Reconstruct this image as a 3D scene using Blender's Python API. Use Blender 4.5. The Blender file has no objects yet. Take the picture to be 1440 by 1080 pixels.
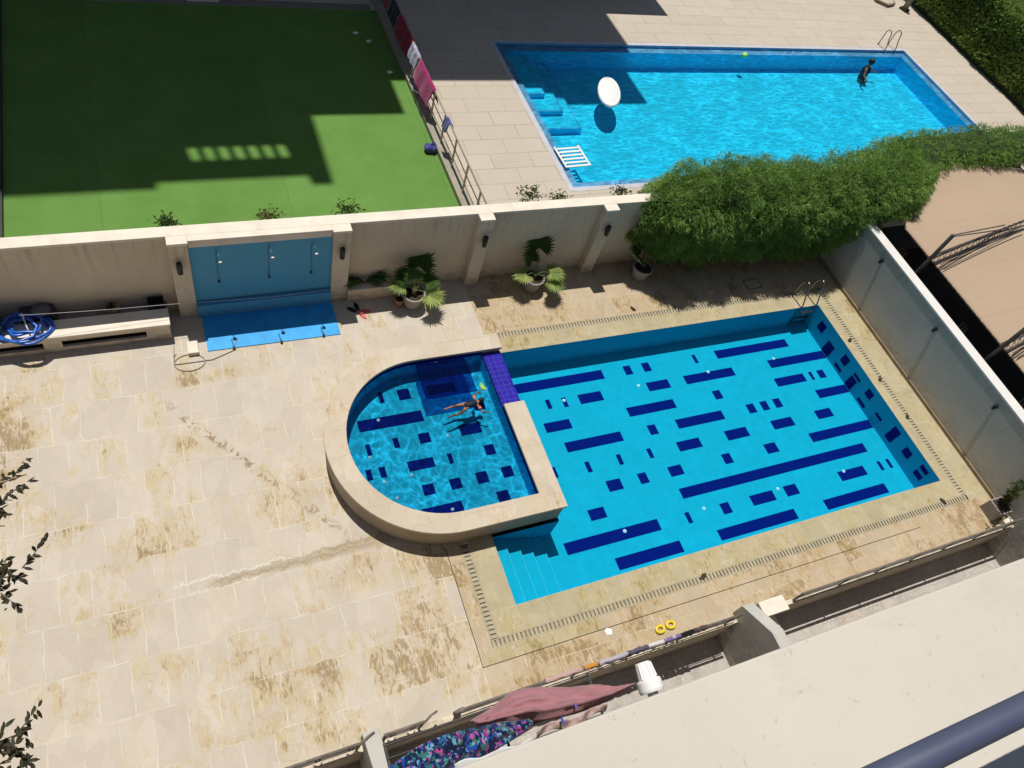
import bpy, bmesh, math, random
from mathutils import Vector, Matrix, noise as mn
random.seed(7)
SC = bpy.context.scene
COL = SC.collection
PI = math.pi
SUNX, SUNY = 0.045, -0.33          # shadow shift per metre of height

# ------------------------------------------------------------------ node helper
class NT:
    def __init__(s, name, rough=0.8, spec=0.3):
        s.m = bpy.data.materials.new(name); s.m.use_nodes = True
        s.t = s.m.node_tree; s.n = s.t.nodes; s.l = s.t.links
        s.n.clear()
        s.out = s.n.new('ShaderNodeOutputMaterial')
        s.b = s.n.new('ShaderNodeBsdfPrincipled')
        s.l.new(s.b.outputs[0], s.out.inputs[0])
        s.b.inputs['Roughness'].default_value = rough
        s.b.inputs['Specular IOR Level'].default_value = spec
        s._p = None
    def put(s, sock, v):
        if isinstance(v, bpy.types.NodeSocket): s.l.new(v, sock)
        elif isinstance(v, (tuple, list)):
            sock.default_value = (*v, 1.0) if (len(v) == 3 and sock.type == 'RGBA') else v
        else: sock.default_value = v
    def pos(s):
        if s._p is None: s._p = s.n.new('ShaderNodeNewGeometry').outputs['Position']
        return s._p
    def obj(s): return s.n.new('ShaderNodeTexCoord').outputs['Object']
    def xyz(s, v=None):
        n = s.n.new('ShaderNodeSeparateXYZ'); s.l.new(v if v is not None else s.pos(), n.inputs[0]); return n.outputs
    def comb(s, x, y, z):
        n = s.n.new('ShaderNodeCombineXYZ')
        for i, q in enumerate((x, y, z)): s.put(n.inputs[i], q)
        return n.outputs[0]
    def ma(s, op, a, b=0.0, c=0.0, clamp=False):
        n = s.n.new('ShaderNodeMath'); n.operation = op; n.use_clamp = clamp
        s.put(n.inputs[0], a); s.put(n.inputs[1], b); s.put(n.inputs[2], c); return n.outputs[0]
    def vm(s, op, a, b=(0, 0, 0), out=0):
        n = s.n.new('ShaderNodeVectorMath'); n.operation = op
        s.put(n.inputs[0], a)
        if op == 'SCALE': s.put(n.inputs['Scale'], b)
        else: s.put(n.inputs[1], b)
        return n.outputs[out]
    def noise(s, vec, scale, detail=4, rough=.55, dist=0, col=False):
        n = s.n.new('ShaderNodeTexNoise'); s.put(n.inputs['Vector'], vec)
        n.inputs['Scale'].default_value = scale; n.inputs['Detail'].default_value = detail
        n.inputs['Roughness'].default_value = rough; n.inputs['Distortion'].default_value = dist
        return n.outputs['Color' if col else 0]
    def vor(s, vec, scale, feature='F1', out='Distance', rand=1):
        n = s.n.new('ShaderNodeTexVoronoi'); n.feature = feature; s.put(n.inputs['Vector'], vec)
        n.inputs['Scale'].default_value = scale; n.inputs['Randomness'].default_value = rand
        return n.outputs[out]
    def brick(s, vec, c1, c2, mort, w, h, ms=.01, off=.5, smooth=.1):
        n = s.n.new('ShaderNodeTexBrick'); s.put(n.inputs['Vector'], vec); n.offset = off
        s.put(n.inputs['Color1'], c1); s.put(n.inputs['Color2'], c2); s.put(n.inputs['Mortar'], mort)
        n.inputs['Scale'].default_value = 1; n.inputs['Mortar Size'].default_value = ms
        n.inputs['Mortar Smooth'].default_value = smooth
        n.inputs['Brick Width'].default_value = w; n.inputs['Row Height'].default_value = h
        return n.outputs
    def mr(s, v, a, b, c=0., d=1., smooth=False):
        n = s.n.new('ShaderNodeMapRange'); n.clamp = True
        if smooth: n.interpolation_type = 'SMOOTHSTEP'
        for i, q in enumerate((v, a, b, c, d)): s.put(n.inputs[i], q)
        return n.outputs[0]
    def mix(s, f, a, b, mode='MIX'):
        n = s.n.new('ShaderNodeMix'); n.data_type = 'RGBA'; n.blend_type = mode
        s.put(n.inputs[0], f); s.put(n.inputs[6], a); s.put(n.inputs[7], b); return n.outputs[2]
    def bump(s, h, strength=.3, dist=.01):
        n = s.n.new('ShaderNodeBump'); n.inputs['Strength'].default_value = strength
        n.inputs['Distance'].default_value = dist; s.put(n.inputs['Height'], h); s.l.new(n.outputs[0], s.b.inputs['Normal'])
        return n.outputs[0]
    def color(s, c): s.put(s.b.inputs['Base Color'], c); return s
    def blob(s, cx, cy, rx, ry, amp):
        d = s.vm('SUBTRACT', s.pos(), (cx, cy, 0)); d = s.vm('MULTIPLY', d, (1/rx, 1/ry, 0))
        l = s.vm('LENGTH', d, out=1)
        return s.mr(l, 0, 1, amp, 0, True)

def paint(name, c, var=.08, rough=.7, scale=3, spec=.3, metal=0, bump=0, dirt=None):
    t = NT(name, rough, spec)
    nz = t.noise(t.obj(), scale, 5, .6)
    d = tuple(max(0, x*(1-var*2)) for x in c); l = tuple(min(1, x*(1+var)) for x in c)
    col = t.mix(t.mr(nz, .3, .7), d, l)
    if dirt:
        nd = t.noise(t.vm('MULTIPLY', t.pos(), (1.2, 1.2, .45)), 3.1, 6, .7)
        col = t.mix(t.mr(nd, .5, .75, 0, dirt[3]), col, dirt[:3])
    t.color(col); t.b.inputs['Metallic'].default_value = metal
    if bump: t.bump(t.noise(t.obj(), scale*12, 4), bump, .01)
    return t.m

# ------------------------------------------------------------------ mesh helper
class MB:
    def __init__(s): s.v = []; s.f = []; s.mi = []; s.cur = 0; s.col = None
    def add(s, vs, fs):
        o = len(s.v); s.v += [tuple(q) for q in vs]
        for f in fs: s.f.append(tuple(i+o for i in f)); s.mi.append(s.cur)
        return s
    def box(s, x0, x1, y0, y1, z0, z1):
        vs = [(x, y, z) for z in (z0, z1) for y in (y0, y1) for x in (x0, x1)]
        return s.add(vs, [(0, 2, 3, 1), (4, 5, 7, 6), (0, 1, 5, 4), (2, 6, 7, 3), (0, 4, 6, 2), (1, 3, 7, 5)])
    def quad(s, a, b, c, d): return s.add([a, b, c, d], [(0, 1, 2, 3)])
    def rect(s, x0, y0, x1, y1, z): return s.add([(x0, y0, z), (x1, y0, z), (x1, y1, z), (x0, y1, z)], [(0, 1, 2, 3)])
    def tube(s, pts, r, n=8, cap=True):
        pts = [Vector(p) for p in pts]; k = len(pts)
        rr = r if isinstance(r, (list, tuple)) else [r]*k
        rings = []; up = None
        for i, p in enumerate(pts):
            d = (pts[min(i+1, k-1)]-pts[max(i-1, 0)])
            d = d.normalized() if d.length > 1e-9 else Vector((0, 0, 1))
            if up is None: up = d.orthogonal().normalized()
            a = (up - d*up.dot(d))
            a = a.normalized() if a.length > 1e-6 else d.orthogonal().normalized()
            up = a; b = d.cross(a)
            rings.append([p+(a*math.cos(2*PI*j/n)+b*math.sin(2*PI*j/n))*rr[i] for j in range(n)])
        vs = [q for ring in rings for q in ring]
        fs = [(i*n+j, i*n+(j+1) % n, (i+1)*n+(j+1) % n, (i+1)*n+j) for i in range(k-1) for j in range(n)]
        if cap: fs += [tuple(range(n-1, -1, -1)), tuple((k-1)*n+j for j in range(n))]
        return s.add(vs, fs)
    def lathe(s, prof, c=(0, 0, 0), n=24, axis=None):
        c = Vector(c); M = Matrix.Identity(3)
        if axis is not None: M = Vector(axis).to_track_quat('Z', 'Y').to_matrix()
        vs = [c + M @ Vector((r*math.cos(2*PI*j/n), r*math.sin(2*PI*j/n), z)) for r, z in prof for j in range(n)]
        k = len(prof)
        fs = [(i*n+j, i*n+(j+1) % n, (i+1)*n+(j+1) % n, (i+1)*n+j) for i in range(k-1) for j in range(n)]
        return s.add(vs, fs)
    def ell(s, c, r, n=12, m=8, M=None):
        c = Vector(c); vs = []
        for i in range(m+1):
            t = PI*i/m
            for j in range(n):
                q = Vector((math.sin(t)*math.cos(2*PI*j/n)*r[0], math.sin(t)*math.sin(2*PI*j/n)*r[1], math.cos(t)*r[2]))
                vs.append(c+(M @ q if M else q))
        return s.add(vs, [(i*n+j, (i+1)*n+j, (i+1)*n+(j+1) % n, i*n+(j+1) % n) for i in range(m) for j in range(n)])
    def prism(s, poly, z0, z1):
        n = len(poly)
        vs = [(x, y, z0) for x, y in poly]+[(x, y, z1) for x, y in poly]
        return s.add(vs, [tuple(range(n-1, -1, -1)), tuple(range(n, 2*n))]+[(i, (i+1) % n, n+(i+1) % n, n+i) for i in range(n)])
    def build(s, name, mats, parent=None, smooth=False, bevel=0, loc=None, merge=False):
        me = bpy.data.meshes.new(name); me.from_pydata(s.v, [], s.f)
        if not isinstance(mats, (list, tuple)): mats = [mats]
        for m in mats: me.materials.append(m)
        me.polygons.foreach_set('material_index', s.mi)
        if smooth: me.polygons.foreach_set('use_smooth', [True]*len(s.f))
        if s.col:
            a = me.color_attributes.new('tone', 'FLOAT_COLOR', 'POINT')
            a.data.foreach_set('color', [c for q in s.col for c in (q, q, q, 1)])
        me.update()
        if merge:
            bm = bmesh.new(); bm.from_mesh(me); bmesh.ops.remove_doubles(bm, verts=bm.verts, dist=1e-5)
            bmesh.ops.recalc_face_normals(bm, faces=bm.faces); bm.to_mesh(me); bm.free()
        o = bpy.data.objects.new(name, me); COL.objects.link(o)
        if parent: o.parent = parent
        if loc: o.location = loc
        if bevel:
            b = o.modifiers.new('bevel', 'BEVEL'); b.width = bevel; b.segments = 2; b.limit_method = 'ANGLE'
        return o

def tag(o, label=None, cat=None, group=None, kind=None):
    if label: o['label'] = label
    if cat: o['category'] = cat
    if group: o['group'] = group
    if kind: o['kind'] = kind
    return o
def thing(name, label, cat, loc=(0, 0, 0), rz=0, group=None):
    o = bpy.data.objects.new(name, None); COL.objects.link(o); o.location = loc; o.rotation_euler = (0, 0, rz)
    o.empty_display_size = .2
    return tag(o, label, cat, group)
def copy_tree(o, parent=None):
    c = o.copy(); COL.objects.link(c); c.parent = parent
    for ch in [q for q in bpy.data.objects if q.parent == o]: copy_tree(ch, c)
    return c
def struct(o, label=None, cat=None): return tag(o, label, cat, None, 'structure')

def slab(mb, xs, ys, z, hole=None, mat=None):
    """flat sheet made of cells; hole(cx,cy)->bool skips, mat(cx,cy)->slot"""
    for i in range(len(xs)-1):
        for j in range(len(ys)-1):
            cx, cy = (xs[i]+xs[i+1])/2, (ys[j]+ys[j+1])/2
            if hole and hole(cx, cy): continue
            mb.cur = mat(cx, cy) if mat else 0
            mb.rect(xs[i], ys[j], xs[i+1], ys[j+1], z)
    mb.cur = 0

# ------------------------------------------------------------------ materials
def stone(name, c1, c2, joint, w, h, stain=0., stain_col=(.33, .22, .10), blobs=(), vein=1., joint_size=.008, ring=False):
    t = NT(name, .85, .10)
    P = t.pos(); X = t.xyz()
    wn = t.noise(P, 3.0, 3, .5, col=True)
    W = t.vm('ADD', P, t.vm('SCALE', t.vm('SUBTRACT', wn, (.5, .5, .5)), .10))
    wx = t.xyz(W)
    uv = t.comb(wx[0], wx[1], 0)
    br = t.brick(uv, (0, 0, 0), (1, 1, 1), (.5, .5, .5), w, h, joint_size)
    cell = t.xyz(br['Color'])[0]
    # crazy broken stone inside the slabs
    Vp = t.vm('MULTIPLY', W, (1.6, 1, 1))
    vc = t.vor(Vp, 2.2, 'F1', 'Color'); vcell = t.xyz(vc)[0]
    vcell2 = t.xyz(t.vor(t.vm('MULTIPLY', W, (3.2, 1.3, 1)), 3.0, 'F1', 'Color'))[1]
    ve = t.vor(Vp, 2.2, 'DISTANCE_TO_EDGE')
    fine = t.noise(t.vm('MULTIPLY', P, (13, 3.4, 1)), 1.0, 8, .70, 1.6)
    fine2 = t.noise(t.vm('MULTIPLY', P, (2.2, 6.0, 1)), 1.3, 7, .65, .8)
    big = t.noise(P, .55, 4, .55)
    tone = t.ma('ADD', t.ma('MULTIPLY', cell, .35), t.ma('MULTIPLY', vcell, .35))
    tone = t.ma('ADD', tone, t.ma('MULTIPLY', fine, .6*vein)); tone = t.ma('ADD', tone, t.ma('MULTIPLY', t.ma('SUBTRACT', t.noise(P, 1.4, 5, .6), .5), .9))
    col = t.mix(t.mr(tone, .15, 1.05), c1, c2)
    # stains
    acc = t.ma('ADD', t.ma('MULTIPLY', big, .9), t.ma('MULTIPLY', fine, .75))
    acc = t.ma('ADD', acc, t.ma('MULTIPLY', vcell2, .30))
    acc = t.ma('ADD', acc, t.ma('MULTIPLY', fine2, .35))
    acc = t.ma('ADD', acc, stain); acc = t.ma('ADD', acc, t.ma('MULTIPLY', t.ma('SUBTRACT', cell, .5), .42))
    for b in blobs: acc = t.ma('ADD', acc, t.blob(*b))
    gate = t.mr(t.noise(P, 2.6, 5, .65), .36, .60, .15, 1)
    m1 = t.ma('MULTIPLY', t.mr(acc, 1.25, 1.44, 0, .72, True), gate)
    m2 = t.mr(t.ma('ADD', t.ma('MULTIPLY', acc, t.ma('ADD', t.ma('MULTIPLY', gate, .15), .85)), t.ma('MULTIPLY', t.ma('SUBTRACT', fine, .5), .9)), 1.50, 1.72, 0, .70, True)
    warm = t.mix(vcell2, stain_col, tuple(min(1, q*k) for q, k in zip(stain_col, (1.25, 1.45, 1.9))))
    col = t.mix(m1, col, warm)
    col = t.mix(m2, col, tuple(q*k for q, k in zip(stain_col, (.55, .52, .5))))
    # pale lime scaling near stains
    pale = t.mr(t.noise(t.vm('MULTIPLY', P, (7, 2.0, 1)), 1.7, 8, .7, 2.0), .56, .66, 0, .65)
    col = t.mix(t.ma('MULTIPLY', pale, t.mr(acc, 1.05, 1.4)), col, (.66, .58, .46))
    jm = t.ma('SUBTRACT', br['Fac'], 0)
    jn = t.mr(t.noise(P, 2.3, 4), .42, .6)
    col = t.mix(t.ma('MULTIPLY', t.ma('MULTIPLY', jm, jn), .75), col, joint)
    crack = t.ma('MULTIPLY', t.mr(ve, 0, .018, .28, 0), t.mr(acc, 1.1, 1.5))
    col = t.mix(crack, col, tuple(q*.55 for q in stain_col))
    return t, col, acc, fine

# left / main deck
blobs = [(-6.95, 3.3, .8, .6, .50), (-7.8, 5.0, .6, 1.3, .5), (-6.2, 1.5, 1.2, .45, .36), (-5.0, 4.6, .4, .5, .22), (-6.2, 2.6, .8, .6, .25),
         (-3.6, .0, 1.7, 1.1, .36), (-1.9, -.5, 1.3, 1.5, .50), (-2.2, 1.3, 1.4, .8, .38), (-3.0, 3.0, .6, 1.0, .40), (-4.6, -.7, 1.2, .5, .2),
         (-4.5, 5.9, 1.0, .45, .42), (-6.9, -.4, 1.5, 1.2, -.2), (-2.9, 5.6, 1.6, .9, -.2), (-1.0, 1.1, .9, .6, .40), (-4.8, 3.6, 1.2, .9, -.15),
         (3.2, 7.0, 2.6, .5, .18), (7.5, 6.9, 3.0, .7, .25), (-2.6, .65, .9, .5, -.3), (-3.0, -1.1, 1.6, .35, .15), (-.8, .2, .4, 1.3, .25), (-5.9, .6, 1.3, .5, .15)]
t, col, acc, fine = stone('travertine deck paving', (.465, .41, .34), (.575, .515, .435), (.66, .61, .53), .46, .82, .06, (.42, .30, .135), blobs)
# wandering lime crack
px = t.xyz()
def line_mask(t, x0, y0, x1, y1, wid, amp, sc, col, c, strength=.9, sh=0):
    k = (y1-y0)/(x1-x0)
    yy = t.ma('ADD', t.ma('MULTIPLY', t.ma('SUBTRACT', px[0], x0), k), y0+sh)
    wob = t.ma('MULTIPLY', t.ma('SUBTRACT', t.noise(t.comb(px[0], 0, 0), sc, 6, .7), .5), amp)
    wob2 = t.ma('MULTIPLY', t.ma('SUBTRACT', t.noise(t.pos(), 5, 6, .75), .5), .26)
    d = t.ma('ABSOLUTE', t.ma('SUBTRACT', px[1], t.ma('ADD', yy, t.ma('ADD', wob, wob2))))
    m = t.mr(d, wid*.4, wid, strength, 0)
    rng = t.ma('MULTIPLY', t.mr(px[0], x0-.15, x0+.15), t.mr(px[0], x1-.3, x1+.3, 1, 0))
    return t.mix(t.ma('MULTIPLY', m, rng), col, c)
col = line_mask(t, -4.9, 1.74, -1.6, 1.80, .13, .30, 2.6, col, (.33, .26, .155), .55)
col = line_mask(t, -5.5, 1.79, -3.4, 1.82, .024, .34, 4.6, col, (.66, .63, .56), .75, .05)
col = line_mask(t, -5.3, 1.70, -3.9, 1.74, .018, .30, 5.1, col, (.66, .63, .56), .6, -.06)
col = line_mask(t, -4.9, 1.74, -2.2, 1.77, .018, .45, 3.7, col, (.25, .20, .13), .6, .0)
col = line_mask(t, -3.3, 1.86, -1.6, 1.9, .05, .5, 3.7, col, (.30, .22, .12), .6, .0)
spk = t.mr(t.noise(t.pos(), 6.5, 5, .7, 1.0), .50, .56, 0, 1)
ftp = line_mask(t, -5.2, 5.35, -2.7, 2.2, .17, .5, 2.2, (0, 0, 0), (1, 1, 1), .95)
col = t.mix(t.ma('MULTIPLY', t.xyz(ftp)[0], spk), col, (.30, .22, .13))
t.color(col); t.bump(t.ma('ADD', fine, t.noise(t.pos(), 30, 4)), .35, .006)
M_deck = t.m
t, col, acc, fine = stone('greenish travertine pool surround', (.37, .315, .20), (.47, .415, .285), (.50, .45, .34), .6, .5, .12, (.36, .26, .10))
gm = t.mr(t.noise(t.vm('MULTIPLY', t.pos(), (1.4, 3, 1)), 1.6, 7, .7), .52, .68, 0, .45)
t.color(t.mix(gm, col, (.25, .235, .09))); t.bump(fine, .35, .006); M_ring = t.m
t, col, acc, fine = stone('ochre stained travertine', (.40, .32, .215), (.51, .43, .325), (.54, .48, .38), .5, .55, .34, (.40, .27, .12),
                          [(-.7, -.9, .8, .5, -.5), (8.2, -1.0, 1.2, .5, -.35), (4.9, -1.0, .8, .4, -.4), (1.2, -.75, 1.2, .3, -.5)])
t.color(col); t.bump(fine, .35, .006); M_ochre = t.m
t, col, acc, fine = stone('pale travertine coping', (.47, .40, .30), (.60, .53, .43), (.38, .31, .22), .62, .55, -.02, (.45, .31, .16), joint_size=.006)
t.color(col); t.bump(fine, .3, .005); M_cope = t.m
t, col, acc, fine = stone('grey pink terrace paving', (.36, .33, .30), (.50, .47, .43), (.28, .26, .24), .11, .11, .0, (.42, .32, .22))
t.color(col); M_terr = t.m

def pavers():
    t = NT('neighbour concrete pavers', .85, .2)
    wn = t.noise(t.pos(), 1.2, 2, .5, col=True)
    W = t.vm('ADD', t.pos(), t.vm('SCALE', t.vm('SUBTRACT', wn, (.5, .5, .5)), .05))
    br = t.brick(W, (.47, .415, .34), (.52, .46, .385), (.24, .21, .17), 1.2, .6, .012)
    jn = t.mr(t.noise(t.pos(), .8, 4, .6), .40, .58)
    base = t.mix(t.noise(t.pos(), 1.1, 6, .6), (.45, .39, .315), (.54, .48, .40))
    col = t.mix(t.ma('MULTIPLY', t.ma('ADD', t.ma('MULTIPLY', jn, .5), .4), .8), base, br['Color'])
    st = t.mr(t.noise(t.vm('MULTIPLY', t.pos(), (.4, 1.4, 1)), 1.2, 7, .65), .55, .75, 0, .35)
    col = t.mix(st, col, (.36, .30, .23))
    t.color(col); return t.m
M_pav = pavers()

def turf():
    t = NT('artificial turf', 1, .0)
    n1 = t.noise(t.pos(), .9, 5, .6); n2 = t.noise(t.pos(), 55, 3, .7); n3 = t.noise(t.pos(), 9, 5, .7)
    c = t.mix(t.mr(n1, .35, .65), (.135, .265, .066), (.17, .31, .088))
    c = t.mix(t.mr(n2, .3, .7, 0, .5), c, (.075, .19, .03))
    c = t.mix(t.mr(n3, .62, .74, 0, .5), c, (.20, .30, .09))
    X = t.xyz()
    seam = t.mr(t.ma('ABSOLUTE', t.ma('SUBTRACT', t.ma('FRACT', t.ma('MULTIPLY', X[0], .25)), .5)), 0, .004, .45, 0)
    band = t.ma('SINE', t.ma('MULTIPLY', X[0], PI*.5))
    c = t.mix(t.mr(band, -.1, .1, 0, .14), c, (.10, .20, .05)); c = t.mix(seam, c, (.06, .13, .03))
    c = t.mix(t.mr(t.noise(t.pos(), 14, 4, .8), .66, .70, 0, .6), c, (.25, .27, .12))
    t.color(c); t.bump(n2, .6, .02); return t.m
M_turf = turf()

M_wall = paint('cream wall render', (.60, .53, .43), .04, .85, 1.5, .2, dirt=(.42, .36, .28, .35), bump=.1)
def render_wall(name, c, dirt, ztop):
    t = NT(name, .88, .15); P = t.pos(); X = t.xyz()
    nz = t.noise(P, 1.4, 5, .6); col = t.mix(t.mr(nz, .3, .7), tuple(q*.93 for q in c), tuple(q*1.04 for q in c))
    dr_ = t.noise(t.vm('MULTIPLY', P, (9, 9, .7)), 1.0, 5, .65)
    near_top = t.mr(X[2], ztop-1.1, ztop-.05); col = t.mix(t.ma('MULTIPLY', t.mr(dr_, .52, .68, 0, .6), near_top), col, dirt)
    sp = t.noise(t.vm('MULTIPLY', P, (2.5, 2.5, 4)), 1.6, 6, .7)
    col = t.mix(t.ma('MULTIPLY', t.mr(sp, .42, .62, 0, .7), t.mr(X[2], 0, .55, 1, 0)), col, tuple(q*.8 for q in dirt))
    pt = t.mr(t.noise(P, .9, 2, .4), .60, .62, 0, .25); col = t.mix(pt, col, tuple(min(1, q*1.12) for q in c))
    hair = t.mr(t.vor(t.vm('ADD', P, t.vm('SCALE', t.noise(P, 2, 4, .6, col=True), .5)), .8, 'DISTANCE_TO_EDGE'), 0, .006, .35, 0); col = t.mix(hair, col, dirt)
    t.color(col); t.bump(t.noise(P, 40, 4), .12, .006); return t.m
M_wall = render_wall('cream wall render', (.66, .58, .465), (.36, .30, .21), 2.05)
M_cap = paint('sunlit white wall top', (.76, .70, .60), .04, .8, 2, .2, dirt=(.5, .43, .33, .4))  # wall colour made lighter for sunlit tops; also used on pale slabs
M_wallg = paint('pale grey wall render', (.46, .45, .415), .05, .85, 1.2, .2, dirt=(.42, .39, .35, .55), bump=.15)
M_wallg = render_wall('pale grey wall render', (.48, .47, .43), (.30, .28, .24), 1.8)
M_white = paint('white wall top paint', (.70, .69, .66), .03, .7, 3, dirt=(.6, .56, .5, .3))
M_parap = paint('cream painted parapet', (.575, .535, .465), .03, .75, 1.8, .25, dirt=(.52, .46, .38, .35))
def parapet_mat():
    t = NT('cream painted parapet', .78, .15); P = t.pos()
    c = t.mix(t.mr(t.noise(P, 1.6, 5, .6), .3, .7), (.535, .49, .425), (.585, .54, .47))
    c = t.mix(t.mr(t.noise(t.vm('MULTIPLY', P, (1, 3, 1)), 4.5, 6, .7), .56, .74, 0, .45), c, (.47, .43, .37))
    c = t.mix(t.mr(t.vor(P, 7, 'F1'), .012, .03, .5, 0), c, (.36, .32, .26))
    c = t.mix(t.mr(t.noise(P, 38, 3, .7), .66, .70, 0, .5), c, (.36, .32, .27))
    t.color(c); t.bump(t.noise(P, 60, 4, .6), .25, .004); return t.m
M_parap = parapet_mat()
M_tower = paint('beige tower render', (.55, .49, .40), .06, .85, .4)
M_dark = paint('dark weathered metal', (.035, .033, .032), .2, .5, 8)
M_pole = paint('dark grey steel', (.07, .068, .066), .2, .45, 8, .5)
M_rail = paint('tarnished rail metal', (.22, .19, .155), .15, .5, 8, .5)
M_railtan = paint('tan painted rail', (.42, .36, .28), .1, .6, 8)
M_steel = paint('stainless steel', (.26, .24, .21), .05, .25, 8, .5, metal=.9)
M_brown = paint('dark brown soil', (.05, .038, .028), .2, .95, 6)
M_void = paint('shade darkened yard floor', (.06, .045, .035), .2, .95, 1)  # shade below the canopy put into the floor colour; also backs bench slots
M_pot = paint('grey cement pot', (.33, .31, .285), .1, .9, 5, dirt=(.2, .17, .13, .6))
M_clay = paint('old terracotta', (.36, .19, .11), .1, .9, 5)
M_road = paint('pale grey road', (.36, .36, .38), .1, .9, .6)
M_ground = paint('dusty ground', (.30, .26, .21), .12, .95, .2)
M_offw = paint('off white plastic', (.80, .80, .79), .02, .35, 4, .5)
M_skin = paint('brown skin', (.30, .16, .10), .05, .6, 10)
M_hair = paint('black hair', (.012, .010, .010), .1, .5, 30)
M_swim = paint('dark swimwear', (.015, .018, .03), .1, .6, 20)
M_blk = paint('black rubber', (.015, .015, .015), .1, .6, 20)
M_yel = paint('yellow plastic', (.80, .58, .03), .05, .4, 8, .5)
M_red = paint('red pink plastic', (.62, .10, .12), .05, .4, 8, .5)
M_org = paint('orange rubber', (.85, .22, .08), .05, .4, 8, .5)
M_barrail = paint('blue grey powder coated rail', (.075, .09, .15), .10, .42, 4, .5)

def canopy_mat():
    t = NT('tan shade canvas', .85, .15)
    br = t.brick(t.pos(), (.42, .315, .225), (.43, .325, .23), (.38, .285, .195), 3.0, 1.5, .012)
    n = t.noise(t.pos(), .7, 4); t.color(t.mix(t.mr(n, .35, .65, 0, .5), br['Color'], (.395, .295, .21)))
    t.bump(t.noise(t.pos(), 2.2, 3), .2, .05)
    return t.m
M_canvas = canopy_mat()

def tile(name, c, g, s=.10, rough=.6):
    t = NT(name, rough, .0)
    X = t.xyz(); br = t.brick(t.comb(X[0], t.ma('ADD', X[1], X[2]), 0), c, tuple(q*1.06 for q in c), g, s, s, .004, off=0)
    n = t.noise(t.pos(), .8, 3)
    t.color(t.mix(t.mr(n, .3, .7, 0, .12), br['Color'], tuple(q*.85 for q in c))); return t.m
M_pblue = tile('light blue pool tile', (.006, .375, .56), (.008, .385, .57))
M_pdark = tile('dark blue mosaic', (.001, .010, .155), (.002, .014, .17))
M_kblue = tile('aqua blue pool tile', (.012, .44, .74), (.014, .45, .75))
M_fblue = tile('bright pool liner', (.02, .64, .97), (.02, .65, .97), .3)
M_fcope = paint('pale blue pool edge', (.13, .44, .74), .05, .4, 4, .5)
def cobalt():
    t = NT('cobalt glazed tile', .22, .6)
    br = t.brick(t.pos(), (.012, .006, .26), (.025, .012, .36), (.05, .05, .40), .12, .12, .006, off=0)
    t.color(br['Color']); return t.m
M_cobalt = cobalt()
def bluepaint():
    t = NT('worn blue pool paint', .6, .3)
    br = t.brick(t.comb(t.xyz()[0], t.ma('ADD', t.xyz()[1], t.xyz()[2]), 0), (.075, .33, .55), (.08, .34, .56), (.09, .36, .57), .2, .2, .006, off=0)
    n = t.noise(t.pos(), 2.3, 6, .65)
    c = t.mix(t.mr(n, .55, .75, 0, .5), br['Color'], (.16, .30, .42))
    t.color(c); return t.m
M_bpaint = bluepaint()
M_bfloor = paint('blue shower floor paint', (.03, .36, .78), .1, .5, 3)

def water(name, tint, cell, strength, ripple, rscale, aniso=(1, 1, 1), hi=1.0, dist=.35):
    t = NT(name); t.n.remove(t.b)
    P = t.pos()
    wn = t.noise(P, cell*.55, 3, .5, col=True)
    W = t.vm('ADD', P, t.vm('SCALE', t.vm('SUBTRACT', wn, (.5, .5, .5)), dist))
    W = t.vm('MULTIPLY', W, aniso)
    e1 = t.vor(W, cell, 'DISTANCE_TO_EDGE'); e2 = t.vor(t.vm('ADD', W, (3.3, 7.1, 0)), cell*1.7, 'DISTANCE_TO_EDGE')
    caustic_web = t.ma('ADD', t.mr(e1, 0, .13, 1, 0, True), t.mr(e2, 0, .16, .6, 0, True))  # caustic light pattern, painted into the water's see-through colour
    caustic_web = t.ma('MULTIPLY', caustic_web, t.mr(t.noise(P, cell*.35, 2), .3, .7, .35, 1.1))
    lo = tuple(q*(1-strength) for q in tint)
    c = t.mix(t.mr(caustic_web, 0, 1.2), lo, tuple(min(1, q*hi) for q in tint))
    tr = t.n.new('ShaderNodeBsdfTransparent'); t.put(tr.inputs[0], c)
    gl = t.n.new('ShaderNodeBsdfGlossy'); gl.inputs['Roughness'].default_value = .03
    bp = t.n.new('ShaderNodeBump'); bp.inputs['Strength'].default_value = ripple; bp.inputs['Distance'].default_value = .05
    t.put(bp.inputs['Height'], t.noise(t.vm('MULTIPLY', P, aniso), rscale, 3, .5, .3)); t.l.new(bp.outputs[0], gl.inputs['Normal'])
    fr = t.n.new('ShaderNodeFresnel'); fr.inputs['IOR'].default_value = 1.33; t.l.new(bp.outputs[0], fr.inputs['Normal'])
    mx = t.n.new('ShaderNodeMixShader'); t.l.new(t.ma('MULTIPLY', fr.outputs[0], .4), mx.inputs[0]); t.l.new(tr.outputs[0], mx.inputs[1]); t.l.new(gl.outputs[0], mx.inputs[2])
    t.l.new(mx.outputs[0], t.out.inputs[0]); return t.m
M_wmain = water('calm pool water', (.90, .98, 1.0), 1.3, .06, .03, 1.5)
M_wkid = water('rippled pool water', (1.0, 1.0, 1.0), 3.2, .42, .12, 6, hi=1.0)
M_wfar = water('sparkling pool water', (1.0, 1.0, 1.0), 2.6, .36, .25, 5, (.42, 2.3, 1), dist=.5)

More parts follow.
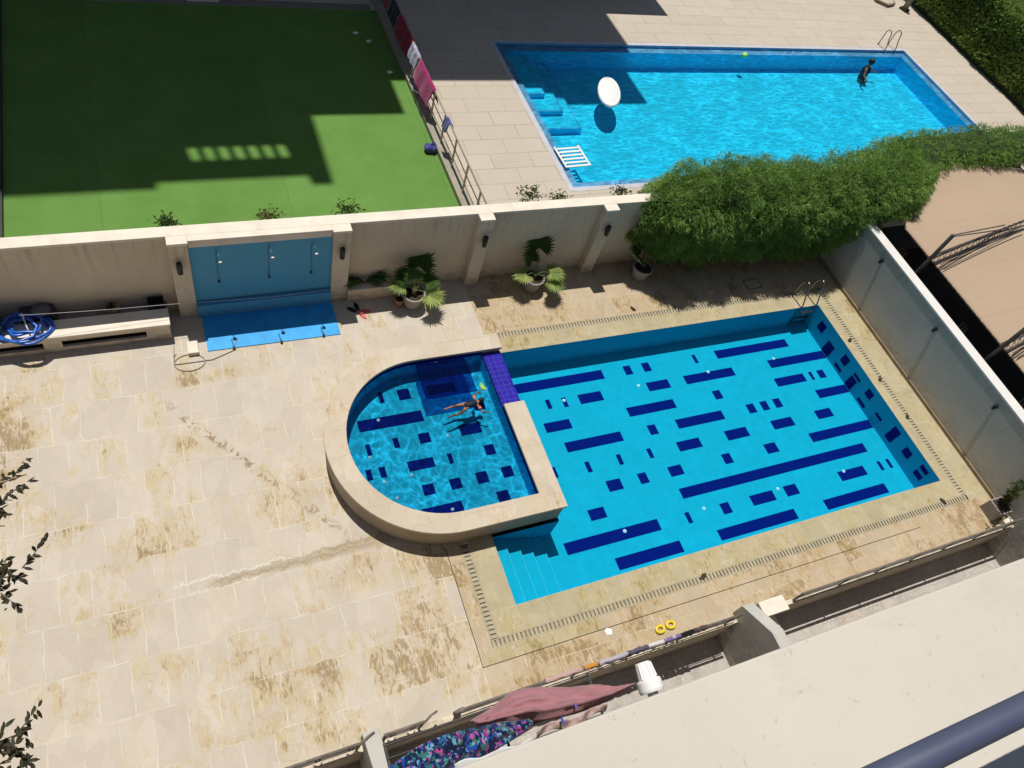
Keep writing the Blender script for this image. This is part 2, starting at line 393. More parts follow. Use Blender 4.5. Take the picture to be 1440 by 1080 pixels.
def leafmat(name, a, b, c, trans=.35, rough=.6):
    t = NT(name, rough, .25)
    at = t.n.new('ShaderNodeAttribute'); at.attribute_name = 'tone'
    f = t.xyz(at.outputs['Color'])[0]
    col = t.mix(t.mr(f, 0, .5), a, b); col = t.mix(t.mr(f, .5, 1), col, c)
    t.color(col)
    tl = t.n.new('ShaderNodeBsdfTranslucent'); t.l.new(col, tl.inputs[0])
    mx = t.n.new('ShaderNodeMixShader'); mx.inputs[0].default_value = trans
    t.l.new(t.b.outputs[0], mx.inputs[1]); t.l.new(tl.outputs[0], mx.inputs[2]); t.l.new(mx.outputs[0], t.out.inputs[0])
    return t.m
M_hedge = leafmat('feathery hedge leaves', (.06, .13, .028), (.18, .33, .065), (.36, .50, .13))
M_hedge2 = leafmat('clipped hedge leaves', (.10, .17, .04), (.25, .36, .08), (.42, .50, .16))
M_palm = leafmat('fan palm leaves', (.04, .09, .02), (.11, .20, .05), (.36, .44, .14), .25)
M_leaf = leafmat('dark small leaves', (.020, .018, .010), (.030, .028, .014), (.055, .05, .022), .12)
M_bush = leafmat('shrub leaves', (.04, .07, .02), (.09, .13, .03), (.22, .22, .06))
M_core = paint('shaded hedge interior', (.035, .06, .018), .2, .95, 4)  # shade between the leaves put into the colour of the hedge core
M_bark = paint('grey brown bark', (.13, .10, .075), .2, .9, 8)

# ------------------------------------------------------------------ setting: ground
mb = MB(); mb.rect(-900, -900, 900, 900, -1.3)
struct(mb.build('ground', M_ground), 'dusty open ground around the buildings', 'ground')

L, W = 11., 5.44
# our deck
KX, KY = 1.42, 1.33
hole_pool = lambda x, y: (0 < x < L and 0 < y < W)
# drain channel lines
DX0, DX1, DY0, DY1 = -.66, 11.28, -.62, 5.84; DW = .16
xs = sorted({-16, -.93, DX0, DX0+DW, 0, 1.42, L, DX1, DX1+DW, 12.12})
ys = sorted({-1.41, -.86, DY0, DY0+DW, 0, 1.33, W, DY1, DY1+DW, 7.68})
def in_drain(x, y):
    if not (DX0 < x < DX1+DW and DY0 < y < DY1+DW): return False
    inner = (DX0+DW < x < DX1 and DY0+DW < y < DY1)
    if inner: return False
    if y > DY1 and x < 1.42: return False
    if x < DX0+DW and y > 1.33: return False
    return True
def dmat(x, y):
    if DX0+DW < x < DX1 and DY0+DW < y < DY1: return 1
    if x > -.93 and y < -.86: return 2
    if x > -.93 and y < DY0: return 2 if x > 3 else 1
    if x > DX1: return 1
    if -.93 < x < DX0 and y < 1.33: return 2
    if x > 1.42 and y > DY1+DW and x > 4: return 2
    return 0
mb = MB()
slab(mb, xs, ys, 0, lambda x, y: hole_pool(x, y) or in_drain(x, y), dmat)
struct(mb.build('pool_deck', [M_deck, M_ring, M_ochre]), 'cream travertine paving stained with ochre patches around the pools', 'paved deck')
# expansion joint: a narrow dark strip laid on the paving
mb = MB(); mb.rect(-.936, -.868, -.924, 1.36, .004); mb.rect(-.936, -.868, 9.6, -.856, .0045)
struct(mb.build('paving_joint', M_brown), 'thin dark expansion joint in the stone paving', 'paving joint')
# drain
dr = thing('overflow_drain', 'narrow stone overflow drain with slotted grating running round the large pool', 'drain', (-.58, -.54, 0))
def P(parent): return parent.matrix_basis.inverted() if parent else None
def rel(mb, parent):
    o = parent.location; mb.v = [(x-o[0], y-o[1], z-o[2]) for x, y, z in mb.v]; return mb
mb = MB()
mb.rect(DX0, DY0, DX1+DW, DY0+DW, -.025); mb.rect(DX0, DY0+DW, DX0+DW, 1.33, -.025); mb.rect(DX1, DY0+DW, DX1+DW, DY1+DW, -.025); mb.rect(1.42, DY1, DX1, DY1+DW, -.025)
rel(mb, dr).build('channel_bed', paint('dark drain bed', (.24, .20, .13), .2, .9, 6), dr)  # channel bed in a darker tone than the grating
M_grate = paint('stained stone grating', (.42, .37, .26), .1, .85, 4, dirt=(.28, .25, .13, .6))
def grate(x0, x1, y0, y1, along):
    mb = MB(); u = (x0 if along == 'x' else y0)+.012; e = x1 if along == 'x' else y1
    while u < e-.06:
        w_ = .052
        if along == 'x': mb.box(u, u+w_, y0+.022, y1-.022, -.022, -.002)
        else: mb.box(x0+.022, x1-.022, u, u+w_, -.022, -.002)
        u += .082
    if along == 'x': mb.box(x0, x1, y0+.002, y0+.022, -.022, .001); mb.box(x0, x1, y1-.022, y1-.002, -.022, .001)
    else: mb.box(x0+.002, x0+.022, y0, y1, -.022, .001); mb.box(x1-.022, x1-.002, y0, y1, -.022, .001)
    return rel(mb, dr).build('grating', M_grate, dr)
grate(DX0, DX1+DW, DY0, DY0+DW, 'x'); grate(1.44, DX1, DY1, DY1+DW, 'x')
grate(DX0, DX0+DW, DY0+DW, 1.3, 'y'); grate(DX1, DX1+DW, DY0+DW, DY1+DW, 'y')

# ------------------------------------------------------------------ main pool
PZ = -.76
pool = thing('swimming_pool', 'large rectangular pool lined in light blue tile with dark blue mosaic bars', 'swimming pool', (5.5, 2.7, 0))
mb = MB()
mb.rect(1.2, 0, L, 1.33, PZ); mb.rect(KX, 1.33, L, W, PZ)
# cove along right wall
rel(mb, pool).build('floor', M_pblue, pool)
def wallstrip(mb, a, b, z0, z1):
    (x0, y0), (x1, y1) = a, b; mb.quad((x0, y0, z0), (x1, y1, z0), (x1, y1, z1), (x0, y0, z1))
mb = MB()
for a, b in (((0, 0), (L, 0)), ((L, 0), (L, W)), ((L, W), (KX, W)), ((KX, W), (KX, 1.33)), ((KX, 1.33), (0, 1.33)), ((0, 1.33), (0, 0))): wallstrip(mb, a, b, PZ, 0)
rel(mb, pool).build('wall', M_pblue, pool)
M_nosing = paint('pale step edge', (.03, .45, .65), .05, .7, 5, .0)
sx = [.27, .57, .86, 1.18]
zz = [-.16, -.31, -.46, -.61]
x0 = .0
for i in range(4):
    mb = MB(); mb.box(x0, sx[i], .002, 1.328, PZ+.002, zz[i])
    st_ = rel(mb, pool).build('step', M_pblue, pool, bevel=.008)
    mb = MB(); mb.box(sx[i]-.028, sx[i]-.006, .02, 1.31, zz[i]+.001, zz[i]+.006); rel(mb, pool).build('nosing', M_nosing, st_); x0 = sx[i]
rects = [(1.45, 4.76, 4.31, 5.02), (4.91, 4.75, 5.11, 5.01), (5.44, 4.75, 5.65, 5.01), (3.41, 4.19, 4.03, 4.45), (2.57, 4.22, 2.68, 4.47), (2.98, 4.19, 3.09, 4.45),
 (2.3, 3.63, 2.95, 3.88), (2.59, 3.06, 4.04, 3.31), (4.47, 2.49, 4.58, 2.74), (3.67, 2.5, 3.78, 2.76), (2.86, 2.49, 2.97, 2.75),
 (5.3, 4.19, 5.93, 4.44), (6.96, 4.74, 7.06, 5.0), (7.67, 4.76, 10.04, 5.01), (6.4, 4.19, 7.91, 4.44), (6.96, 3.62, 7.19, 3.87), (4.47, 3.62, 5.79, 3.87), (4.77, 3.05, 4.99, 3.31),
 (5.56, 3.06, 6.92, 3.31), (7.68, 3.06, 7.91, 3.32), (8.11, 3.06, 8.32, 3.32), (8.52, 3.06, 8.74, 3.32), (6.68, 2.49, 7.33, 2.75), (5.29, 2.49, 5.93, 2.74), (7.53, 1.93, 7.88, 2.19),
 (9.08, 4.2, 10.99, 4.45), (8.94, 3.63, 9.91, 3.88), (10.1, 3.63, 10.2, 3.88), (10.38, 3.63, 10.6, 3.88), (9.96, 3.07, 10.99, 3.32), (9.53, 2.51, 10.05, 2.76), (8.1, 2.5, 8.76, 2.75),
 (8.96, 1.95, 10.99, 2.2), (9.1, .82, 9.93, 1.07), (10.4, .82, 10.5, 1.07), (10.7, .82, 10.8, 1.07), (8.25, .26, 10.21, .51),
 (4.76, 1.94, 5.12, 2.19), (3.96, 1.94, 4.18, 2.2), (6.27, 1.93, 6.51, 2.19), (6.41, .81, 7.07, 1.06), (7.4, .81, 7.77, 1.07), (5.57, .8, 5.81, 1.06), (4.63, .81, 4.74, 1.07), (5.19, .26, 7.36, .51),
 (3.15, 1.94, 3.51, 2.2), (2.46, 1.41, 2.85, 1.66), (1.85, 2.54, 2.15, 2.8), (4.78, 1.38, 10.35, 1.63), (1.66, .84, 3.93, 1.1), (2.61, .26, 4.21, .52)]
mb = MB()
for a, b, c, d in rects: mb.rect(a, b, c, d, PZ+.004)
wr = [(4.8, 5.05, -.45, -.18), (4.21, 4.5, -.74, -.36), (3.67, 3.9, -.44, -.17), (3.64, 3.93, -.68, -.58), (3.08, 3.36, -.34, -.26), (3.12, 3.36, -.74, -.39), (2.56, 2.79, -.39, -.17),
      (2.5, 2.81, -.7, -.6), (1.96, 2.21, -.48, -.4), (1.4, 1.64, -.62, -.16), (.84, 1.08, -.46, -.23), (.27, .52, -.53, -.37), (.28, .53, -.28, -.14)]
for a, b, c, d in wr: mb.quad((L-.004, a, c), (L-.004, b, c), (L-.004, b, d), (L-.004, a, d))
rel(mb, pool).build('mosaic_bars', M_pdark, pool)
M_inlet_glint = paint('white pool fitting and glint', (.42, .72, .85), .02, .6, 4, .0)
for k, (x, y) in enumerate([(3.03, 4.37), (5.08, 4.4), (7.17, 4.43), (9.32, 4.47), (3.09, 1.02), (5.15, 1.05), (7.25, 1.05), (9.3, 1.05)]):
    mb = MB(); mb.lathe([(0, .02), (.025, .02), (.04, .01), (.045, 0)], (x, y, PZ+.004), 14); rel(mb, pool).build('inlet_glint_disc', M_inlet_glint, pool, smooth=True)
mb = MB()
mb.rect(.003, .003, L-.003, 1.327, -.035); mb.rect(KX+.003, 1.327, L-.003, W-.003, -.035)
struct(mb.build('water', M_wmain), 'still clear water of the large pool', 'water')

# ------------------------------------------------------------------ children's pool
KZ = .08; KH = .63; WZ = .485
kid = thing('paddling_pool', 'raised D shaped small pool with travertine coping and blue mosaic floor', 'paddling pool', (-.4, 3.4, 0))
cy = 3.45; cxo = -.59
def dshape(ro, xr, n=40, dx=0, rc=0):
    pts = [(cxo+dx-ro*math.sin(PI*i/n), cy+ro*math.cos(PI*i/n)) for i in range(n+1)]   # from top to bottom via left
    return pts + [(xr, cy-ro), (xr, cy+ro)]
def ring(mb, po, pi, z0, z1):
    n = len(po)
    vs = [(x, y, z) for z in (z0, z1) for x, y in po]+[(x, y, z) for z in (z0, z1) for x, y in pi]
    fs = []
    for i in range(n):
        j = (i+1) % n
        fs += [(i, j, n+j, n+i), (2*n+i, 3*n+i, 3*n+j, 2*n+j), (n+i, n+j, 3*n+j, 3*n+i), (i, 2*n+i, 2*n+j, j)]
    return mb.add(vs, fs)
# outer wall as open band (leaves the spillway side to its own pieces)
N = 40
oc = dshape(2.06, 1.40, N); ic = dshape(1.73, .98, N, .03)
po = dshape(2.10, 1.42, N); pi_ = dshape(1.71, .965, N, .03)
# coping: all round except spillway between y=3.79 and 5.17 on the right side -> C-shaped strip
def strip(mb, A, B, z0, z1):
    n = len(A); vs = [(x, y, z0) for x, y in A]+[(x, y, z1) for x, y in A]+[(x, y, z0) for x, y in B]+[(x, y, z1) for x, y in B]
    fs = []
    for i in range(n-1):
        j = i+1
        fs += [(n+i, n+j, 3*n+j, 3*n+i), (i, n+i, n+j, j)[::-1], (2*n+i, 2*n+j, 3*n+j, 3*n+i)[::-1], (i, j, 2*n+j, 2*n+i)]
    fs += [(0, n, 3*n, 2*n), (n-1, 3*n-1, 4*n-1, 2*n-1)]
    return mb.add(vs, fs)
def open_d(ro, xr, dx, y_end, off=0):
    pts = [(xr if off == 0 else off, cy+ro)]+[(cxo+dx-ro*math.sin(PI*i/N), cy+ro*math.cos(PI*i/N)) for i in range(N+1)]+[(xr, cy-ro), (xr, y_end)]
    return pts
mb = MB(); strip(mb, open_d(2.10, 1.42, 0, 3.79), open_d(1.71, .965, .03, 3.79, 1.42), KH-.07, KH)
rel(mb, kid).build('coping', M_cope, kid, bevel=.012, merge=True)
M_kwall = paint('brown beige rendered wall', (.42, .35, .26), .08, .85, 3, dirt=(.25, .2, .14, .5))
mb = MB(); strip(mb, open_d(2.05, 1.40, 0, 3.79), open_d(1.745, 1.0, .03, 3.79, 1.40), .0, KH-.072)
o = rel(mb, kid).build('outer_wall', M_kwall, kid, merge=True)
# inner lining: light blue below water, dark band above
A = open_d(1.735, .985, .03, 5.17, .985)
def band(mb, A, z0, z1, close=True):
    n = len(A); vs = [(x, y, z0) for x, y in A]+[(x, y, z1) for x, y in A]
    return mb.add(vs, [(i, i+1, n+i+1, n+i) for i in range(n-1)])
mb = MB(); band(mb, A, KZ, WZ-.06); rel(mb, kid).build('lining', M_kblue, kid)
mb = MB(); band(mb, A[:-1]+[(.985, 3.79)], WZ-.06, KH-.073); mb.quad((.985, 3.79, WZ-.06), (.985, 5.17, WZ-.06), (.985, 5.17, .468), (.985, 3.79, .468))
rel(mb, kid).build('waterline_tiles', M_pdark, kid)
mb = MB(); mb.prism(dshape(1.735, .985, N, .03), KZ-.05, KZ); rel(mb, kid).build('floor', M_kblue, kid)
# pool side underwater wall of the small pool (towards the large pool)
mb = MB(); mb.box(.99, 1.415, 3.80, 5.185, .0, .47)
rel(mb, kid).build('spillway', M_cobalt, kid, bevel=.01)
mb = MB(); mb.box(1.36, 1.412, 3.80, 5.18, .4705, .478); rel(mb, kid)
mb = MB(); mb.box(.0, 1.405, 1.402, 1.41, -.7, -.0)
kr = [(-1.89, 4.03, -.57, 4.29), (-1.86, 3.49, -1.77, 3.74), (-1.31, 3.54, -1.2, 3.77), (-.79, 3.53, -.56, 3.76), (.08, 3.53, .53, 3.78), (.55, 4.05, .79, 4.3),
 (.44, 2.99, .65, 3.22), (-1.17, 2.98, -.64, 3.2), (-.35, 2.97, -.26, 3.2), (-1.99, 2.97, -1.88, 3.2), (-1.73, 2.97, -1.61, 3.2), (-1.03, 2.42, -.8, 2.65), (-.48, 2.42, -.25, 2.65),
 (.07, 2.42, .31, 2.67), (.62, 2.43, .85, 2.67), (.35, 1.95, .6, 2.18), (-1.16, 1.93, -.37, 2.17), (-1.33, 4.61, -1.24, 4.87), (-.93, 4.6, -.68, 4.86), (-.3, 4.6, .3, 4.84)]
mb = MB()
for a, b, c, d in kr: mb.rect(a, b, c, d, KZ+.004)
rel(mb, kid).build('mosaic_bars', M_pdark, kid)
for (x, y) in [(-1.47, 4.23), (-.2, 3.6), (-1.84, 3.45), (-1.69, 2.88), (-1.15, 2.9), (-1.54, 2.5), (-.59, 2.03)]:
    mb = MB(); mb.lathe([(0, .02), (.02, .02), (.03, .01), (.035, 0)], (x, y, KZ+.004), 12); rel(mb, kid).build('inlet_glint_disc', M_inlet_glint, kid, smooth=True)  # white discs painted in for sun glints on the small pool
mb = MB(); mb.add([(x, y, WZ) for x, y in dshape(1.73, .98, N, .03)], [tuple(range(N+3))])
struct(mb.build('water', M_wkid), 'rippling water of the small raised pool', 'water')

# ------------------------------------------------------------------ far pool + neighbour grounds
FX0, FX1, FY0, FY1 = 5.60, 23.87, 10.50, 17.22
mb = MB(); slab(mb, [2.42, FX0, FX1, 27.3], [7.925, FY0, FY1, 40], 0, lambda x, y: FX0 < x < FX1 and FY0 < y < FY1)
mb.rect(-16, 18.78, 2.42, 40, 0)
mb.rect(-16, 7.925, -7.87, 18.78, 0)
struct(mb.build('neighbour_deck', M_pav), 'pale pavers round the neighbouring pool', 'paved deck')
mb = MB(); mb.rect(-7.82, 7.925, 2.13, 18.78, .004)
struct(mb.build('turf', M_turf), 'green artificial turf lawn', 'turf')
mb = MB(); mb.box(-7.87, -7.82, 7.93, 18.78, 0, .10)
struct(mb.build('turf_edging', M_dark), 'dark edging along the left side of the turf', 'edging')
mb = MB(); mb.rect(-16, 18.80, 2.0, 19.1, .006); struct(mb.build('stone_strip', paint('grey brown stone strip', (.24, .21, .18), .2, .9, 2)), 'grey stone strip beyond the turf', 'path')
mb = MB(); mb.box(-3.3, -2.45, 18.9, 19.9, .008, .4); tag(mb.build('stone_plinth', M_cap, bevel=.01), 'pale block standing at the far edge of the green turf', 'plinth')
fp = thing('swimming_pool', 'bright blue neighbouring pool with pale blue rim beyond the wall', 'swimming pool', (14.7, 13.9, 0))
FZ = -.72
mb = MB(); mb.rect(FX0+.28, FY0+.28, FX1-.28, FY1-.28, FZ); rel(mb, fp).build('floor', M_fblue, fp)
mb = MB()
a0, a1, b0, b1 = FX0+.28, FX1-.28, FY0+.28, FY1-.28
for a, b in (((a0, b0), (a1, b0)), ((a1, b0), (a1, b1)), ((a1, b1), (a0, b1)), ((a0, b1), (a0, b0))): wallstrip(mb, a, b, FZ, -.10)
rel(mb, fp).build('wall', M_fblue, fp)
mb = MB(); slab(mb, [FX0, a0, a1, FX1], [FY0, b0, b1, FY1], -.10, lambda x, y: a0 < x < a1 and b0 < y < b1)
for a, b in (((FX0, FY0), (FX1, FY0)), ((FX1, FY0), (FX1, FY1)), ((FX1, FY1), (FX0, FY1)), ((FX0, FY1), (FX0, FY0))): wallstrip(mb, a, b, -.10, 0)
rel(mb, fp).build('overflow_ledge', M_fcope, fp)
mb = MB()
ex = [FX0-.16, FX0, FX1, FX1+.16]; ey = [FY0-.16, FY0, FY1, FY1+.16]
slab(mb, ex, ey, .006, lambda x, y: FX0 < x < FX1 and FY0 < y < FY1)
rel(mb, fp).build('coping', paint('pale lilac coping stone', (.50, .50, .54), .06, .6, 3), fp)
for i, (xe, yb) in enumerate([(6.55, 14.9), (6.98, 14.25), (7.40, 13.6)]):
    mb = MB(); zt = -.22-.15*i
    x_prev = a0 if i == 0 else [6.55, 6.98][i-1]; yb_prev = 16.9
    pts = [(a0+.003, b1-.003), (a0+.003, yb), (xe, yb), (xe, b1-.003)] if i == 0 else \
          [(a0+.003, [14.9, 14.25][i-1]-.001), (a0+.003, yb), (xe, yb), (xe, b1-.003), (x_prev+.001, b1-.003), (x_prev+.001, [14.9, 14.25][i-1]-.001)]
    mb.prism(pts, FZ+.002, zt); rel(mb, fp).build('step', M_fblue, fp)
    mb = MB(); mb.rect(xe-.05, yb+.0, xe-.01, b1-.01, zt+.004); mb.rect(a0+.01, yb+.01, xe-.055, yb+.05, zt+.004); rel(mb, fp).build('step_edge_tiles', M_bfloor, fp)
mb = MB(); mb.rect(FX0+.003, FY0+.003, FX1-.003, FY1-.003, -.065)
struct(mb.build('water', M_wfar), 'sparkling water of the neighbouring pool', 'water')

def ladder(x0, x1, y, label, zdeep, flip=1):
    """two hooped handrails with treads; pool lies towards -y"""
    t = thing('pool_ladder', label, 'pool ladder', (x0, y, 0), 0, 'ladders at pool corners')
    w = x1-x0
    for dx in (0, w):
        pts = [(dx, .42, 0), (dx, .42, .45)]+[(dx, .42-.31*(1-math.cos(a))*.5*1.0, .45+.24*math.sin(a)) for a in [PI*k/10 for k in range(1, 10)]]
        pts += [(dx, .11, .45), (dx, -.03, .12), (dx, -.07, zdeep)]
        m = MB().tube(pts, .021, 8); m.build('handrail', M_steel, t, smooth=True)
    for z in (-.12, -.34, -.56):
        if z > zdeep: MB().box(.02, w-.02, -.12, -.04, z-.02, z).build('tread', M_steel, t, bevel=.004)
    for dx in (0, w):
        MB().lathe([(.045, 0), (.045, .012), (.02, .02)], (dx, .42, .0), 12).build('floor_flange', M_steel, t)
    return t
ladder(10.35, 10.85, 5.44, 'steel ladder at the near corner by the grey wall of the mosaic pool', -.66)
ladder(22.75, 23.3, 17.22, 'steel ladder at the back right corner of the neighbouring pool', -.6)

# white oval float, slatted mat
t = thing('pool_float', 'white oval inflatable float drifting on the neighbouring pool', 'pool float', (8.60, 14.58, -.04), math.radians(-24))
mb = MB(); mb.ell((0, 0, .09), (.37, .78, .10), 28, 10); mb.build('body', M_offw, t, smooth=True)
mb = MB(); mb.tube([(.33*math.cos(a), .74*math.sin(a), .10) for a in [2*PI*k/32 for k in range(33)]], .055, 8, False); mb.build('rim', M_offw, t, smooth=True)
mb = MB(); mb.lathe([(0, .03), (.015, .03), (.02, 0)], (0, -.84, .11), 8); mb.build('valve', M_offw, t)
t = thing('slatted_mat', 'white slatted plastic mat at the left edge of the neighbouring pool', 'slatted mat', (6.12, 11.75, -.05), math.radians(3))
for k in range(6):
    MB().box(-.42, .42, -.40+k*.15, -.33+k*.15, .0, .03).build('slat', M_offw, t, bevel=.006)
MB().box(-.42, -.36, -.42, .46, .031, .05).build('end_bar', M_offw, t, bevel=.006); MB().box(.36, .42, -.42, .46, .031, .05).build('end_bar', M_offw, t, bevel=.006)

# ------------------------------------------------------------------ walls
YW, DP, TW, H = 7.682, .217, .24, 2.095
gw = thing('garden_wall', 'long cream rendered wall with pilasters between the two properties', 'wall', (4, YW, 0))
pil = [(-4.753, -4.415), (-1.722, -1.366), (1.413, 1.733), (4.518, 4.841), (7.62, 7.94), (10.72, 11.04)]
mb = MB(); mb.box(-16, 12.39, YW, YW+TW, -1.3, H-.06); rel(mb, gw).build('wall_panel', M_wall, gw)
mb = MB(); mb.box(-16, 12.39, YW-.012, YW+TW+.012, H-.06, H); rel(mb, gw).build('wall_cap', M_cap, gw, bevel=.008)
for a, b in pil:
    mb = MB(); mb.box(a, b, YW-DP, YW-.001, 0, H-.062); p_ = rel(mb, gw).build('pilaster', M_wall, gw, bevel=.006)
    mb = MB(); mb.box(a-.01, b+.01, YW-DP-.008, YW-.0125, H-.062, H+.001); rel(mb, gw).build('pilaster_cap', M_cap, p_, bevel=.008)
# thick head above the shower bay
mb = MB(); mb.box(pil[0][1]+.011, pil[1][0]-.011, YW-.165, YW-.0125, H-.18, H+.0005); rel(mb, gw).build('shower_head_beam', M_cap, gw, bevel=.006)
# low ledge right of the shower and shower wall
mb = MB(); mb.box(-1.365, -.30, 7.39, YW-.001, 0, .36); rel(mb, gw).build('ledge', M_wall, gw, bevel=.01)

M_shpipe = paint('blue painted pipe', (.10, .22, .34), .1, .5, 6)
sh = thing('shower_bay', 'blue painted open shower bay set between two wall pilasters', 'shower', (-3.07, 7.4, 0))
mb = MB(); mb.box(-4.413, -1.724, YW-.15, YW-.002, .37, H-.19); rel(mb, sh).build('back_panel', M_bpaint, sh)
mb = MB(); mb.box(-4.413, -1.724, 7.40, YW-.003, .0, .36); rel(mb, sh).build('ledge', M_bpaint, sh, bevel=.01)
mb = MB(); mb.box(-4.36, -1.70, 6.52, 7.398, .004, .02); rel(mb, sh).build('tray', M_bfloor, sh)
for x, z in ((-3.94, 1.5), (-2.98, 1.5), (-2.14, 1.52)):
    mb = MB(); mb.tube([(x, 7.525, .95), (x, 7.525, 1.74), (x+.02, 7.49, 1.8), (x+.04, 7.38, 1.80), (x+.05, 7.30, 1.74)], .008, 8); pp = rel(mb, sh).build('shower_pipe', M_shpipe, sh, smooth=True)
    mb = MB(); mb.lathe([(.0, .03), (.02, .02), (.042, 0), (0, -.004)], (x+.05, 7.29, 1.70), 12, (0, .4, 1)); rel(mb, sh).build('shower_rose', M_offw, pp, smooth=True)
    mb = MB(); mb.tube([(x, 7.525, .95), (x, 7.49, .93)], .018, 8); mb.tube([(x-.03, 7.49, .93), (x+.03, 7.49, .93)], .009, 6); rel(mb, sh).build('tap', M_dark, pp)
for k, (x, y) in enumerate([(-3.86, 6.5), (-2.93, 6.5), (-2.06, 6.53)]):
    mb = MB(); mb.tube([(x, y, .02), (x, y, .07)], .028, 8); mb.tube([(x, y, .05), (x-.02, y+.22, .05)], .006, 6); rel(mb, sh).build('foot_tap', M_dark, sh)

# bench with slots
be = thing('bench_wall', 'low cream bench with long dark ventilation slots at the foot of the wall', 'bench', (-8, 7.1, 0))
mb = MB(); mb.box(-16, -4.95, 6.95, 7.37, .40, .455); rel(mb, be).build('seat_slab', M_cap, be, bevel=.008)
mb = MB()
mb.box(-16, -4.97, 6.97, 7.03, .0, .12); mb.box(-16, -4.97, 6.97, 7.03, .30, .399)
x = -4.97
edges = []
for a, b in ((-5.4, -4.97), (-7.15, -6.85), (-9.0, -8.7), (-10.9, -10.6), (-16, -12.5)):
    mb.box(a, b, 6.972, 7.028, .1201, .2999)
rel(mb, be).build('slotted_front', M_wall, be)
mb = MB(); mb.box(-5.03, -4.97, 7.032, 7.36, 0, .399); rel(mb, be).build('end_wall', M_wall, be)
mb = MB(); mb.box(-16, -4.96, 7.372, YW-.002, 0, .30); rel(mb, be).build('planter_bed', paint('dusty grey concrete', (.30, .26, .22), .1, .9, 4), be)
mb = MB(); mb.box(-16, -5.04, 7.10, 7.36, .001, .30); rel(mb, be).build('slot_backing', M_void, be)

# right wall
XR, HR, TR = 12.116, 1.83, .275
rw = thing('side_wall', 'smooth pale grey side wall with white top to the right of the pool', 'wall', (12.25, 3, 0))
mb = MB(); mb.box(XR, XR+TR, -4, YW-.002, -1.3, HR-.05); rel(mb, rw).build('wall_panel', M_wallg, rw)
mb = MB(); mb.box(XR-.012, XR+TR+.01, -4, YW-.014, HR-.05, HR); rel(mb, rw).build('wall_cap', M_white, rw, bevel=.008)
mb = MB(); mb.box(XR-.035, XR-.001, -1.40, YW-.22, .001, .09); rel(mb, rw).build('skirting', paint('brown stained skirting', (.30, .23, .15), .15, .9, 6), rw)

# wall lamps
def wall_lamp_long(loc, label):
    t = thing('wall_lamp', label, 'wall lamp', loc, 0, 'lamps on the cream pilasters')
    MB().box(-.03, .03, -.025, 0, -.07, .07).build('bracket', M_dark, t, bevel=.005)
    MB().lathe([(.03, -.16), (.05, -.15), (.055, 0), (.05, .13), (.02, .16), (0, .16)], (0, -.085, 0), 14).build('shade', M_dark, t, smooth=True)
    MB().lathe([(0, 0), (.026, .0), (.026, .03), (0, .03)], (0, -.085, -.175), 10).build('bulb', M_offw, t)
    return t
for (x, z), lb in zip(((-4.61, 1.55), (-1.55, 1.57), (1.585, 1.54), (4.69, 1.54)),
        ('dark oval wall lamp on the pilaster left of the blue shower bay', 'dark oval wall lamp on the pilaster right of the blue shower bay',
         'dark oval wall lamp on the pilaster between the two palm pots', 'dark oval wall lamp on the pilaster nearest the hanging hedge')):
    wall_lamp_long((x, YW-DP-.002, z), lb)
for (y, z), lb in zip(((5.5, 1.52), (3.2, 1.53), (.9, 1.53)),
        ('small black spotlight on the grey side wall nearest the hedge', 'small black spotlight at the middle of the grey side wall', 'small black spotlight on the grey side wall nearest the railing')):
    t = thing('spotlight', lb, 'wall lamp', (XR-.001, y, z), 0, 'spotlights on the grey side wall')
    MB().lathe([(.0, 0), (.05, 0), (.05, .015), (0, .015)], (0, 0, 0), 12, (-1, 0, 0)).build('base', M_dark, t)
    MB().lathe([(0, -.07), (.035, -.07), (.04, .05), (.045, .06), (.0, .06)], (-.05, 0, 0), 12).build('shade', M_blk, t, smooth=True)

# ------------------------------------------------------------------ terraces in front of the building
mb = MB(); mb.rect(-16, -3.03, 20, -1.50, -.92)
struct(mb.build('terrace_floor', M_terr), 'pinkish grey terrace paving below the deck', 'terrace')
rt = thing('retaining_wall', 'low beige retaining wall along the deck edge with terraces below', 'wall', (4, -1.45, 0))
mb = MB(); mb.box(-16, 13, -1.50, -1.412, -1.3, .03); rel(mb, rt).build('wall_panel', M_wall, rt)
def divider(x, label):
    t = thing('divider_wall', label, 'wall', (x, -1.5, 0), 0, 'walls dividing the terraces')
    poly = [(-1.29, -.0), (-1.29, .42), (-1.95, .86), (-3.02, .88), (-3.02, -.918), (-1.502, -.918), (-1.502, .034), (-1.41, .034), (-1.41, .001)]
    poly = [(-1.30, .032), (-1.30, .40), (-1.96, .86), (-3.0, .88), (-3.0, -.918), (-1.502, -.918), (-1.502, .032)]
    vs = [(dx, y+1.5, z) for dx in (0, .25) for y, z in poly]; n = len(poly)
    mb = MB().add(vs, [tuple(range(n)), tuple(range(2*n-1, n-1, -1))]+[(i, n+i, n+(i+1) % n, (i+1) % n) for i in range(n)])
    mb.build('wall_panel', M_wallg, t, bevel=.01, merge=True)
    return t
divider(4.1, 'grey terrace dividing wall with sloped end beside the railing gap')
divider(-3.15, 'grey terrace dividing wall near the printed blanket')
divider(13.0, 'grey terrace dividing wall at the foot of the side wall')
t = thing('stone_step', 'small pale stone slab step at the railing gap', 'step', (5.0, -1.45, .0))
MB().box(-.32, .28, -.14, .16, .033, .10).build('slab', M_cap, t, bevel=.01)
MB().box(-.25, .25, -.35, -.06, -.92, -.4).build('lower_tread', M_cap, t, bevel=.01)

